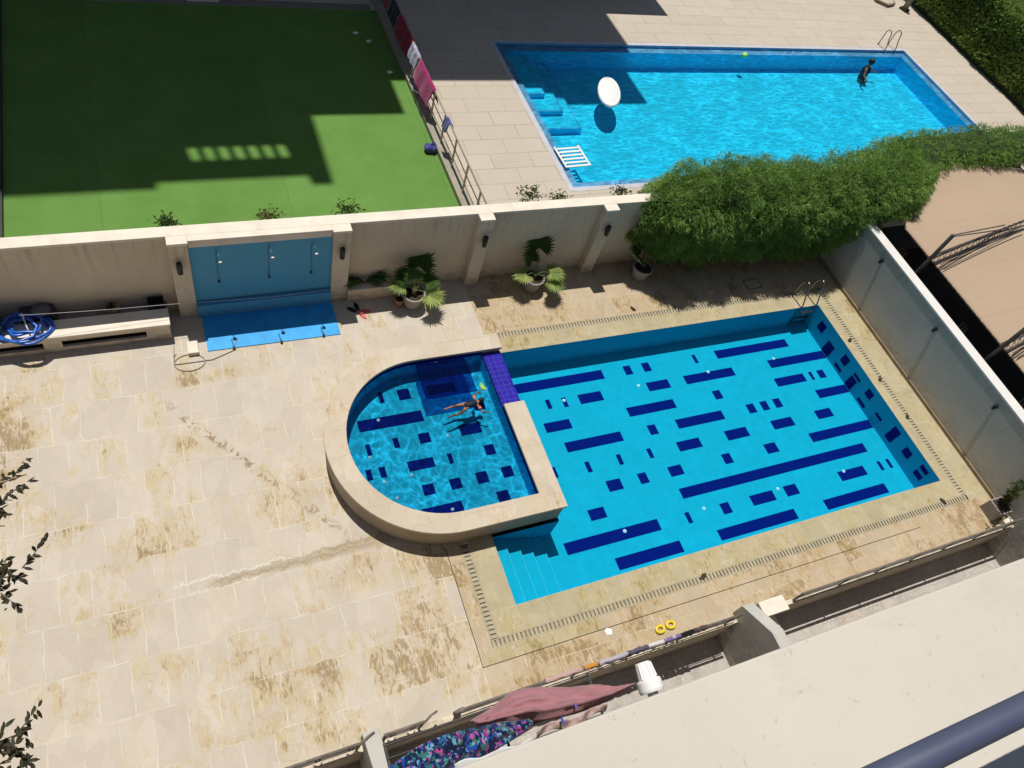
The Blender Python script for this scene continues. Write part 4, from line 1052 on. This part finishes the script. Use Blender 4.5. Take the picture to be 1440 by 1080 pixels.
potted_palm((6.06, 7.12, 0), [(95, 60, .5, .34, .1), (60, 45, .45, .3, .1), (160, 45, .35, .28, .2), (10, 30, .3, .26, .4)], 'fan palm in a pot half hidden under the hedge')
t = thing('clay_pot', 'small terracotta pot leaning by the first palm pot', 'pot', (-.27, 7.12, 0))
MB().lathe([(0, 0), (.07, 0), (.10, .2), (.115, .2), (.115, .24), (.095, .24), (.09, .2), (0, .2)], (0, 0, 0), 18).build('pot', M_clay, t)
MB().lathe([(0, .205), (.09, .205)], (0, 0, 0), 14).build('soil', M_brown, t)

# lying leafy plant on ledge
t = thing('trailing_plant', 'dark long leaved plant lying on the low ledge beside the shower', 'plant', (-.95, 7.55, .362))
m, st = lv(), MB()
for k in range(9):
    az = random.uniform(-.4, .5)+(PI if k % 2 else 0); 
    st.tube([(0, 0, .02), (.2*math.cos(az), .1*math.sin(az), .10)], .008, 5)
    for j in range(3):
        p = Vector((.12*j*math.cos(az), .06*math.sin(az)*j, .06+.03*j)); d = Vector((math.cos(az), .5*math.sin(az)+random.gauss(0, .3), .2))
        for q in range(2): blade(m, p, d+Vector((0, random.gauss(0, .3), random.gauss(0, .2))), random.uniform(.22, .36), .07, random.uniform(.0, .5), .2)
m.build('leaves', M_palm, t); st.build('stem', M_bark, t)

# corner planter bottom right
t = thing('planter', 'square grey planter with spiky branching plant beside the grey side wall', 'planter', (11.78, -1.02, 0))
mb = MB(); mb.box(-.2, .2, -.2, .2, 0, .36); mb.build('box', M_pot, t, bevel=.012)
MB().box(-.17, .17, -.17, .17, .361, .366).build('soil', M_brown, t)
m, st = lv(), MB()
for k in range(9):
    az = random.uniform(0, 2*PI); L_ = random.uniform(.45, 1.0); lean = random.uniform(.1, .5)
    pts = [Vector((0, 0, .36))+Vector((math.cos(az)*lean*s_*s_*L_+.02, math.sin(az)*lean*s_*s_*L_+.18*s_, s_*L_)) for s_ in (0, .25, .5, .75, 1)]
    st.tube(pts, [.012, .010, .008, .006, .004], 5)
    for s_ in range(1, 5):
        for q in range(9): blade(m, pts[s_]+Vector((random.gauss(0, .03), random.gauss(0, .03), random.gauss(0, .05))), Vector((random.gauss(0, 1), random.gauss(0, 1), random.gauss(.3, .6))), random.uniform(.07, .15), .04, random.choice((.05, .1, .2, .7)), .2)
m.build('leaves', M_bush, t); st.build('branches', M_bark, t)
t = thing('concrete_block', 'low white edged concrete block between the planter and the railing', 'block', (11.93, -1.33, 0))
MB().box(-.12, .16, -.06, .06, 0, .14).build('block', M_cap, t, bevel=.008)

# plants behind the wall
for (x, z, s_, tone, lb) in ((-4.69, 1.48, .20, .3, 'small dark shrub tip behind the wall left of the shower bay'), (-2.75, 1.44, .26, .8, 'yellow green shrub tip behind the wall above the shower bay'),
        (-1.1, 1.5, .26, .5, 'shrub tip behind the wall between shower and railing'), (3.22, 1.62, .30, .2, 'dark spiky shrub tip behind the wall beside the neighbouring deck'),
        (4.07, 1.40, .28, .35, 'low spreading shrub tip behind the wall below the blue pool'), (5.79, 1.48, .26, .15, 'dark shrub tip behind the wall next to the hedge')):
    t = thing('shrub', lb, 'shrub', (x, 8.75, .0), 0, 'shrubs behind the garden wall')
    MB().tube([(0, 0, 0), (.03, 0, z*.6), (0, 0, z)], [.025, .018, .01], 6).build('stem', M_bark, t)
    m = lv()
    for k in range(170):
        p = Vector((random.gauss(0, s_*.45), random.gauss(0, s_*.4), z-.12+random.gauss(0, s_*.35)))
        blade(m, p, Vector((random.gauss(0, 1), random.gauss(0, 1), random.gauss(.5, .6))), random.uniform(.08, .16), .035, max(0, min(1, tone+random.gauss(0, .15))), .2)
    m.build('foliage', M_bush, t)

# tree at left, close to the camera, its twigs reaching into the frame
tr = thing('tree', 'dark small leaved tree whose twigs reach in at the left edge', 'tree', (-7.2, -1.9, -.92))
mb = MB(); mb.tube([(-7.2, -1.9, -.92), (-7.15, -1.88, 3), (-6.9, -1.9, 6.5), (-6.6, -1.9, 9.0), (-6.3, -1.95, 10.4)], [.16, .13, .10, .06, .03], 10); rel(mb, tr).build('trunk', M_bark, tr, smooth=True)
m, st = lv(), MB()
def twig(a, b, n, spread=.10):
    a, b = Vector(a), Vector(b); D = (b-a).normalized()
    pts = [a.lerp(b, k/6)+Vector((0, 0, .10*math.sin(PI*k/6)))+Vector((random.gauss(0, .012), random.gauss(0, .012), 0)) for k in range(7)]
    st.tube(pts, [.012, .010, .008, .006, .005, .004, .002], 5)
    for k in range(n):
        u = .15+.85*(k+.5)/n; q0 = a.lerp(b, u)+Vector((0, 0, .10*math.sin(PI*u)))
        side = D.cross(Vector((0, 0, 1))).normalized()*random.choice((-1, 1))
        sd = (D*random.uniform(.4, 1)+side*random.uniform(.4, 1.1)+Vector((0, 0, random.gauss(0, .4)))).normalized()
        L_ = random.uniform(.4, 1)*spread*1.5
        st.tube([q0, q0+sd*L_*.5, q0+sd*L_], [.003, .002, .0012], 4)
        for h_ in range(14):
            p = q0+sd*L_*(h_+.6)/9
            leaf(m, p, sd*.7+side*random.gauss(0, .8)+Vector((random.gauss(0, .5), random.gauss(0, .5), random.gauss(0, .3))), random.uniform(.024, .038), random.uniform(.012, .017), random.random())
root = (-6.3, -1.8, 9.9)
twig(root, (-5.22, -1.38, 9.9), 16, .06); twig((-6.0, -1.3, 9.8), (-5.24, -1.47, 9.92), 14, .06); twig((-5.9, -1.6, 9.8), (-5.28, -1.55, 9.9), 12, .05)
twig((-6.0, -1.9, 9.8), (-5.18, -1.78, 9.95), 15, .06); twig((-5.9, -1.9, 9.9), (-5.25, -1.86, 9.95), 15, .06)
twig((-5.8, -2.4, 9.9), (-5.22, -2.36, 9.95), 15, .07); twig((-5.7, -2.5, 9.8), (-5.23, -2.44, 10.0), 16, .07); twig((-5.8, -2.6, 9.7), (-5.24, -2.50, 9.9), 14, .07)
for k in range(90):
    a = random.uniform(0, 2*PI); r_ = random.uniform(.3, 1.2); zc = random.uniform(6.0, 10.2)
    p = Vector((-6.9-abs(math.cos(a))*r_, -1.9+math.sin(a)*r_*.8, zc)); q = p+Vector((random.gauss(-.1, .25), random.gauss(0, .3), random.gauss(.1, .2)))
    twig(p, q, 14, .22)
rel(m, tr).build('crown', M_leaf, tr); rel(st, tr).build('twigs', M_bark, tr)

# ------------------------------------------------------------------ small things
# crate and pot on planter bed
t = thing('plant_pot', 'small beige pot with dark dry plant in the bed behind the bench', 'plant pot', (-5.93, 7.53, .302))
MB().lathe([(0, 0), (.09, 0), (.13, .15), (.14, .17), (.12, .17), (.11, .14), (0, .14)], (0, 0, 0), 18).build('pot', paint('beige clay', (.35, .28, .17), .1, .9), t)
m = lv()
for k in range(40): blade(m, Vector((random.gauss(0, .03), random.gauss(0, .03), .14)), Vector((random.gauss(0, .6), random.gauss(0, .6), 1)), random.uniform(.08, .16), .02, random.random()*.4, .2)
m.build('leaves', M_leaf, t)
t = thing('crate', 'dark open crate standing in the bed at the right end of the bench', 'crate', (-5.15, 7.52, .302))
for q in ((-.15, .15, -.12, -.10), (-.15, .15, .10, .12), (-.15, -.13, -.099, .099), (.13, .15, -.099, .099)): MB().box(q[0], q[1], q[2], q[3], 0, .22).build('side', M_dark, t)
MB().box(-.129, .129, -.099, .099, .0, .02).build('base', M_pot, t)
# hose coil, pool robot, etc
M_hose = paint('bright blue hose', (.012, .12, .55), .08, .3, 20, .6)
t = thing('hose', 'coiled bright blue pool hose lying on the bench', 'hose', (-7.38, 7.24, .457))
pts = []
for k in range(150):
    a = k*.19; r_ = .26+.10*math.sin(k*.043)+.02*math.sin(k*.8)
    pts.append((r_*1.28*math.cos(a)+.04*math.sin(k*.11), r_*math.sin(a)-.03, .03+.010*(k//33)*3+.015*math.sin(k*.37)))
MB().tube(pts, .026, 8).build('coil', M_hose, t, smooth=True)
pts = [(-.1, .2, .15), (.1, .05, .2), (.22, -.1, .15), (.15, -.3, .12), (-.1, -.36, .08), (-.45, -.2, .05), (-.6, .1, .04)]
MB().tube(pts, .026, 8).build('loose_end', M_hose, t, smooth=True)
t = thing('pool_vacuum', 'dark pool cleaning machine behind the coiled blue hose', 'pool cleaner', (-7.15, 7.52, .302))
MB().box(-.30, .28, -.13, .13, .0, .30).build('housing', paint('dark navy plastic', (.02, .025, .045), .1, .35, 6, .5), t, bevel=.03)
MB().lathe([(0, .04), (.14, .035), (.16, 0)], (.06, 0, .301), 20).build('lid', paint('grey plastic', (.13, .13, .15), .1, .4, 6, .5), t, smooth=True)
MB().tube([(-.22, -.1, .30), (-.22, -.14, .42), (-.18, -.34, .30), (-.14, -.5, .22)], .014, 8).build('handle', M_offw, t, smooth=True)
t = thing('tarpaulin', 'dark blue folded tarpaulin at the left end of the bench', 'tarpaulin', (-8.05, 7.28, .456))
mb = MB(); mb.ell((0, 0, .12), (.38, .3, .15), 20, 10); mb.v = [(x+.06*mn.noise(Vector((x*5, y*5, z*6))), y+.06*mn.noise(Vector((x*5+9, y*5, z*6))), max(.002, z+.07*mn.noise(Vector((x*6, y*6+4, z*4))))) for x, y, z in mb.v]
mb.build('fold', paint('dark teal tarp', (.02, .06, .11), .15, .5, 8, .4), t, smooth=True)
MB().tube([(-.3, -.1, .25), (0, -.15, .29), (.3, -.05, .2)], .012, 6).build('tie', M_offw, t)
# rope
mb = MB(); pts = [(-7.35, 7.12, .98), (-6.6, 7.14, .90), (-5.8, 7.16, .83), (-4.9, 7.18, .78), (-4.0, 7.2, .70), (-3.0, 7.2, .655), (-1.72, 7.22, .66), (-1.50, 7.463, .70)]
o = mb.tube(pts, .0035, 6).build('rope', paint('white cord', (.62, .62, .60), .03, .7), smooth=True); tag(o, 'thin white cord stretched above the bench and across the shower bay', 'rope')
# hose loops on deck near shower
mb = MB(); pts = [(-4.95+.0, 6.62, .2), (-4.98, 6.5, .03)]+[(-4.72+.28*math.cos(a), 6.30+.20*math.sin(a), .014) for a in [PI+.3*k for k in range(22)]]+[(-4.3, 6.30, .014), (-3.9, 6.45, .014), (-3.75, 6.75, .03)]
o = mb.tube(pts, .009, 6).build('cable', paint('grey cable', (.30, .27, .22), .05, .6), smooth=True); tag(o, 'thin grey cable looping on the paving at the left of the shower tray', 'cable')
t = thing('paving_block', 'small pale block beside the left corner of the shower tray', 'block', (-4.62, 6.62, 0))
MB().box(-.10, .10, -.16, .14, 0, .10).build('block', M_cap, t, bevel=.01)
# sandals
def sandal(loc, rz, lb, m1):
    t = thing('sandal', lb, 'sandal', loc, rz, 'sandals left by the shower')
    poly = [(.045*math.cos(a)*(1-.15*math.sin(a)), .12*math.sin(a)) for a in [2*PI*k/16 for k in range(16)]]
    MB().prism(poly, 0, .02).build('sole', m1, t)
    MB().tube([(-.042, .02, .015), (-.02, .03, .05), (.02, .03, .05), (.042, .02, .015)], .012, 6).build('strap', m1, t, smooth=True)
sandal((-1.32, 7.14, .002), .9, 'black sandal nearest the shower tray', M_blk); sandal((-1.20, 7.22, .002), .2, 'black sandal closer to the low ledge', M_blk)
sandal((-1.05, 7.06, .002), 1.4, 'red pink sandal near the ledge', M_red); sandal((-1.13, 6.96, .002), .5, 'red pink sandal lying in the sun', M_red)
# yellow toy / mask
t = thing('swim_goggles', 'pair of yellow rubber rings lying by the near railing', 'toy', (2.6, -1.18, .0))
for dx, dy in ((-.11, 0), (.13, .02)):
    MB().tube([(dx+.08*math.cos(a), dy+.06*math.sin(a), .03) for a in [2*PI*k/18 for k in range(19)]], .028, 8, False).build('ring', M_yel, t, smooth=True)
t['label'] = 'pair of small yellow rubber rings lying by the near railing'; t.name = 'rubber_rings'
mb = MB(); mb.prism([(0, 0), (.10, -.02), (.13, .07), (.05, .12), (-.02, .08)], .004, .012)
o = mb.build('paper_scrap', M_offw, loc=(1.45, -.98, 0)); tag(o, 'white scrap of paper on the ochre paving', 'paper')
# small dark skimmer pieces around the drain
M_litter = paint('dry dark leaf', (.06, .04, .025), .2, .9)
for (x, y, lb) in ((5.43, 6.15, 'curled dry leaf near the drain behind the pool'), (11.22, 4.19, 'dry leaf on the drain at the right side, nearest the hedge'), (11.30, 2.9, 'dry leaf on the drain at the middle of the right side'),
                   (11.33, 1.75, 'dry leaf on the drain at the right side, nearest the planter'), (10.67, -.47, 'dark leaf on the drain at the near right corner'), (3.85, -.5, 'dark leaf on the near drain')):
    m = MB(); m.add([(-.03, -.09, .01), (.03, -.04, .03), (.05, .05, .012), (.0, .10, .035), (-.05, .03, .012)], [(0, 1, 2, 3, 4)])
    o = m.build('dry_leaf', M_litter, loc=(x, y, .004)); o.rotation_euler = (0, 0, x*3); tag(o, lb, 'leaf', 'dry leaves on the deck')
    so = o.modifiers.new('t', 'SOLIDIFY'); so.thickness = .006
o = MB(); 
for q in ((-.25, .25, -.16, -.145), (-.25, .25, .145, .16), (-.25, -.235, -.1449, .1449), (.235, .25, -.1449, .1449)): o.box(q[0], q[1], q[2], q[3], 0, .006)
o = o.build('access_cover', M_brown, loc=(9.35, 6.42, .003)); tag(o, 'thin dark frame of an access cover behind the pool near the ladder', 'access cover')
# debris on turf
for (x, y, lb) in ((1.2, 17.5, 'white scrap on the shaded turf, farthest of the three'), (1.5, 17.1, 'white scrap on the shaded turf near the kerb'), (1.75, 15.6, 'white scrap on the shaded turf closest to the crimson towel')):
    m = MB(); m.ell((0, 0, .035), (.09, .06, .035), 10, 6); o = m.build('scrap', M_offw, loc=(x, y, .005), smooth=True); tag(o, lb, 'litter', 'white scraps on the turf')
# far corner things
t = thing('stone_bed', 'hexagonal stone edged bed at the far right corner of the neighbouring deck', 'flower bed', (25.6, 21.0, 0))
MB().prism([(.6*math.cos(PI/3*k+.3), .6*math.sin(PI/3*k+.3)) for k in range(6)], 0.001, .12).build('edging', paint('brown stone rim', (.25, .2, .15), .1, .9), t)
MB().prism([(.5*math.cos(PI/3*k+.3), .5*math.sin(PI/3*k+.3)) for k in range(6)], .121, .125).build('top', M_pav, t)
t = thing('wooden_post', 'short weathered wooden post beside the far hedge', 'post', (26.4, 20.3, 0), .3)
MB().box(-.10, .10, -.10, .10, 0, .75).build('post', paint('weathered grey wood', (.28, .24, .18), .15, .9, 6), t, bevel=.01); MB().box(-.18, .18, -.18, .18, 0.001, .08).build('foot', M_brown, t)
t = thing('beach_ball', 'small yellow green ball floating by the back edge of the neighbouring pool', 'ball', (15.35, 16.75, -.02)); MB().ell((0, 0, .02), (.11, .11, .09), 12, 8).build('ball', paint('lime plastic', (.45, .8, .12), .03, .4), t, smooth=True); MB().lathe([(0, .01), (.015, 0)], (0, 0, .11), 8).build('valve', M_offw, t)
# gap light: dark lamp in hedge crest
t = thing('spotlight', 'black spotlight on a bracket poking out of the hedge top', 'wall lamp', (13.2, 7.5, 2.35))
MB().tube([(0, 0, -.3), (0, 0, .35)], .02, 8).build('pole', M_dark, t); MB().lathe([(0, -.1), (.06, -.1), (.08, .09), (0, .1)], (0, -.08, .38), 12, (0, -.5, .6)).build('shade', M_blk, t, smooth=True)

# translucent blue slab making the dark patch in the paddling pool
def film():
    t = NT('translucent blue film', .2, .5); t.color((.003, .03, .16))
    tr_ = t.n.new('ShaderNodeBsdfTransparent'); tr_.inputs[0].default_value = (.16, .40, .68, 1)
    mx = t.n.new('ShaderNodeMixShader'); mx.inputs[0].default_value = .07
    t.l.new(tr_.outputs[0], mx.inputs[1]); t.l.new(t.b.outputs[0], mx.inputs[2]); t.l.new(mx.outputs[0], t.out.inputs[0]); return t.m
M_film = film()
t = thing('thin_blue_slab', 'translucent dark blue thin slab floating in the small raised pool', 'air mattress', (-.05, 4.66, WZ+.004))
MB().box(-.47, .62, -.40, .42, 0, .05).build('slab_body', M_film, t, bevel=.02)
MB().tube([(-.45, .44, .03), (.6, .44, .03)], .035, 8).build('edge_roll', M_film, t, smooth=True)
t = thing('pool_toy', 'yellow and green toy floating beside the blue tiled spillway', 'toy', (.70, 4.34, WZ))
MB().ell((0, 0, .03), (.06, .10, .04), 14, 8).build('body', paint('lime toy plastic', (.22, .52, .16), .05, .4), t, smooth=True); MB().ell((.02, -.07, .05), (.03, .04, .03), 10, 6).build('head', M_yel, t, smooth=True)

# ------------------------------------------------------------------ people
def person(label, loc, rot, J, s, extra):
    """J: joint dict (metres, local). body = single skinned mesh."""
    t = thing('person', label, 'person', loc); t.rotation_euler = rot
    names = list(J); idx = {n_: i for i, n_ in enumerate(names)}
    verts = [Vector(J[n_][0]) for n_ in names]; rad = [J[n_][1] for n_ in names]
    edges = [(idx[J[n_][2]], idx[n_]) for n_ in names if J[n_][2]]
    for side in ('l', 'r'):
        h = Vector(J['hand_'+side][0]); w = Vector(J['wrist_'+side][0]); d = (h-w).normalized()
        u = d.cross(Vector((0, 0, 1)));  u = u.normalized() if u.length > .1 else Vector((1, 0, 0))
        dn = u.cross(d)
        for k, (off, ln) in enumerate(((-.032, .055), (-.012, .068), (.010, .065), (.030, .05), (.045, .04))):
            b = h+u*off*s+ (d*-.03*s if k == 4 else Vector((0, 0, 0)))
            dd = d if k < 4 else (d*.6+u).normalized()
            m1 = b+dd*ln*.55*s-dn*.004; m2 = b+dd*ln*s*.95+dn*.012*s*(k+1)*.5
            i0 = len(verts); verts += [b, m1, m2]; rad += [.0085*s, .008*s, .0065*s]; edges += [(idx['hand_'+side], i0), (i0, i0+1), (i0+1, i0+2)]
    me = bpy.data.meshes.new('body'); bm = bmesh.new(); sk = bm.verts.layers.skin.verify()
    bv = []
    for i, v in enumerate(verts):
        q = bm.verts.new(v); q[sk].radius = (rad[i], rad[i]); q[sk].use_root = (i == 0); bv.append(q)
    for a, b in edges: bm.edges.new((bv[a], bv[b]))
    bm.to_mesh(me); bm.free(); me.materials.append(M_skin)
    o = bpy.data.objects.new('body', me); COL.objects.link(o); o.parent = t
    m_ = o.modifiers.new('skin', 'SKIN'); m_.use_smooth_shade = True; q = o.modifiers.new('sub', 'SUBSURF'); q.levels = 2; q.render_levels = 2
    extra(t); return t
def swimmer_joints(s):
    S = lambda x, y, z: (x*s, y*s, z*s)
    return {  # prone, head towards +x, z up
     'pelvis': (S(0, 0, 0), .10*s, None), 'waist': (S(.12, 0, .0), .09*s, 'pelvis'), 'chest': (S(.30, 0, .02), .115*s, 'waist'), 'neck': (S(.43, 0, .04), .045*s, 'chest'),
     'head': (S(.53, 0, .07), .085*s, 'neck'), 'crown': (S(.61, .0, .08), .075*s, 'head'),
     'sh_l': (S(.37, .15, .02), .05*s, 'chest'), 'el_l': (S(.45, .34, -.05), .036*s, 'sh_l'), 'wrist_l': (S(.64, .40, -.02), .026*s, 'el_l'), 'hand_l': (S(.71, .40, -.01), .032*s, 'wrist_l'),
     'sh_r': (S(.37, -.15, .02), .05*s, 'chest'), 'el_r': (S(.40, -.36, -.08), .036*s, 'sh_r'), 'wrist_r': (S(.56, -.48, -.06), .026*s, 'el_r'), 'hand_r': (S(.63, -.50, -.05), .032*s, 'wrist_r'),
     'hip_l': (S(-.06, .09, 0), .085*s, 'pelvis'), 'kn_l': (S(-.42, .16, -.05), .055*s, 'hip_l'), 'an_l': (S(-.78, .14, .0), .035*s, 'kn_l'), 'toe_l': (S(-.95, .15, -.03), .028*s, 'an_l'),
     'hip_r': (S(-.06, -.09, 0), .085*s, 'pelvis'), 'kn_r': (S(-.40, -.18, -.12), .055*s, 'hip_r'), 'an_r': (S(-.74, -.20, -.04), .035*s, 'kn_r'), 'toe_r': (S(-.91, -.20, -.07), .028*s, 'an_r')}
def ex1(t):
    s = .54
    MB().ell((.57*s, 0, .105*s), (.115*s, .10*s, .09*s), 14, 8).build('hair', M_hair, t, smooth=True)
    mb = MB(); mb.tube([(-.13*s, 0, -.0), (0, 0, .005), (.15*s, 0, .005), (.32*s, 0, .02*s), (.38*s, 0, .03*s)], [.10*s, .135*s, .115*s, .145*s, .08*s], 16); mb.build('swimsuit', M_swim, t, smooth=True)
    for sy in (1, -1): MB().tube([(.385*s, sy*.20*s, 0), (.425*s, sy*.285*s, -.03*s)], .066*s, 12).build('armband', M_org, t, smooth=True)
    for sy in (1, -1): MB().ell((.64*s, sy*.035*s, .06*s), (.013*s, .013*s, .013*s), 6, 4).build('eye', M_offw, t)
person('child in dark swimwear with orange armbands swimming in the small raised pool', (.27, 3.98, WZ-.005), (0, 0, math.radians(8)), swimmer_joints(.54), .54, ex1)
def stand_joints(s):
    S = lambda x, y, z: (x*s, y*s, z*s)
    return {'pelvis': (S(0, 0, .92), .12*s, None), 'waist': (S(0, 0, 1.08), .11*s, 'pelvis'), 'chest': (S(0, .02, 1.28), .13*s, 'waist'), 'neck': (S(0, .02, 1.45), .05*s, 'chest'), 'head': (S(0, 0, 1.56), .09*s, 'neck'), 'crown': (S(0, 0.01, 1.64), .08*s, 'head'),
     'sh_l': (S(.17, 0, 1.36), .055*s, 'chest'), 'el_l': (S(.34, -.08, 1.20), .04*s, 'sh_l'), 'wrist_l': (S(.48, -.22, 1.16), .028*s, 'el_l'), 'hand_l': (S(.53, -.29, 1.16), .034*s, 'wrist_l'),
     'sh_r': (S(-.17, 0, 1.36), .055*s, 'chest'), 'el_r': (S(-.34, -.08, 1.18), .04*s, 'sh_r'), 'wrist_r': (S(-.46, -.24, 1.14), .028*s, 'el_r'), 'hand_r': (S(-.50, -.31, 1.14), .034*s, 'wrist_r'),
     'hip_l': (S(.09, 0, .86), .09*s, 'pelvis'), 'kn_l': (S(.11, -.30, .70), .06*s, 'hip_l'), 'an_l': (S(.10, .02, .42), .04*s, 'kn_l'), 'toe_l': (S(.10, -.14, .36), .03*s, 'an_l'),
     'hip_r': (S(-.09, 0, .86), .09*s, 'pelvis'), 'kn_r': (S(-.12, -.25, .66), .06*s, 'hip_r'), 'an_r': (S(-.12, .08, .40), .04*s, 'kn_r'), 'toe_r': (S(-.12, -.08, .35), .03*s, 'an_r')}
def ex2(t):
    MB().ell((0, .02, 1.62), (.115, .125, .12), 14, 8).build('hair', M_hair, t, smooth=True)
    MB().tube([(0, 0, .84), (0, 0, .95), (0, .0, 1.08), (0, .02, 1.30), (0, .02, 1.40)], [.13, .165, .145, .175, .10], 16).build('swimsuit', M_swim, t, smooth=True)
    for q in (1, -1): MB().ell((q*.035, -.088, 1.575), (.014, .014, .014), 6, 4).build('eye', M_offw, t)
    MB().ell((0, -.10, 1.54), (.014, .022, .022), 6, 4).build('nose', M_skin, t, smooth=True)
person('dark haired swimmer in dark swimwear standing near the ladder of the neighbouring pool', (21.25, 16.25, -1.50), (0, 0, math.radians(30)), stand_joints(1.), 1., ex2)

# ------------------------------------------------------------------ camera
R = [[0.9134301202816539, -0.3337623656924132, 0.23291221223810335], [-0.15460030201151187, -0.8139176273152484, -0.560032894179856], [0.3764892587846202, 0.4755426155382086, -0.7950566387540494]]
C_ = (-4.494506463405424, -3.1057352586707263, 12.868643870325496)
cam = bpy.data.cameras.new('camera'); co = bpy.data.objects.new('camera', cam); COL.objects.link(co)
cam.sensor_width = 36; cam.lens = 1044.272/1440*36; cam.clip_start = .05; cam.clip_end = 3000
r, d, f = [Vector(q) for q in R]
co.matrix_world = Matrix(((r[0], -d[0], -f[0], C_[0]), (r[1], -d[1], -f[1], C_[1]), (r[2], -d[2], -f[2], C_[2]), (0, 0, 0, 1)))
SC.camera = co

# ------------------------------------------------------------------ light
w = bpy.data.worlds.new('World'); SC.world = w; w.use_nodes = True
nt = w.node_tree; bg = nt.nodes['Background']; sky = nt.nodes.new('ShaderNodeTexSky'); sky.sky_type = 'NISHITA'; sky.sun_disc = False
to_sun = Vector((-SUNX, -SUNY, 1)).normalized()
sky.sun_elevation = math.asin(to_sun.z); sky.sun_rotation = math.atan2(to_sun.x, to_sun.y)
nt.links.new(sky.outputs[0], bg.inputs[0]); bg.inputs[1].default_value = .05
sl = bpy.data.lights.new('sun', 'SUN'); sl.energy = 4.2; sl.angle = math.radians(.45); sl.color = (1, .955, .88)
so = bpy.data.objects.new('sun', sl); COL.objects.link(so); so.rotation_mode = 'QUATERNION'; so.rotation_quaternion = to_sun.to_track_quat('Z', 'Y'); so.location = to_sun*60
SC.view_settings.view_transform = 'Standard'; SC.view_settings.look = 'None'; SC.view_settings.exposure = 0; SC.view_settings.gamma = 1
SC.cycles.max_bounces = 8; SC.cycles.transparent_max_bounces = 12
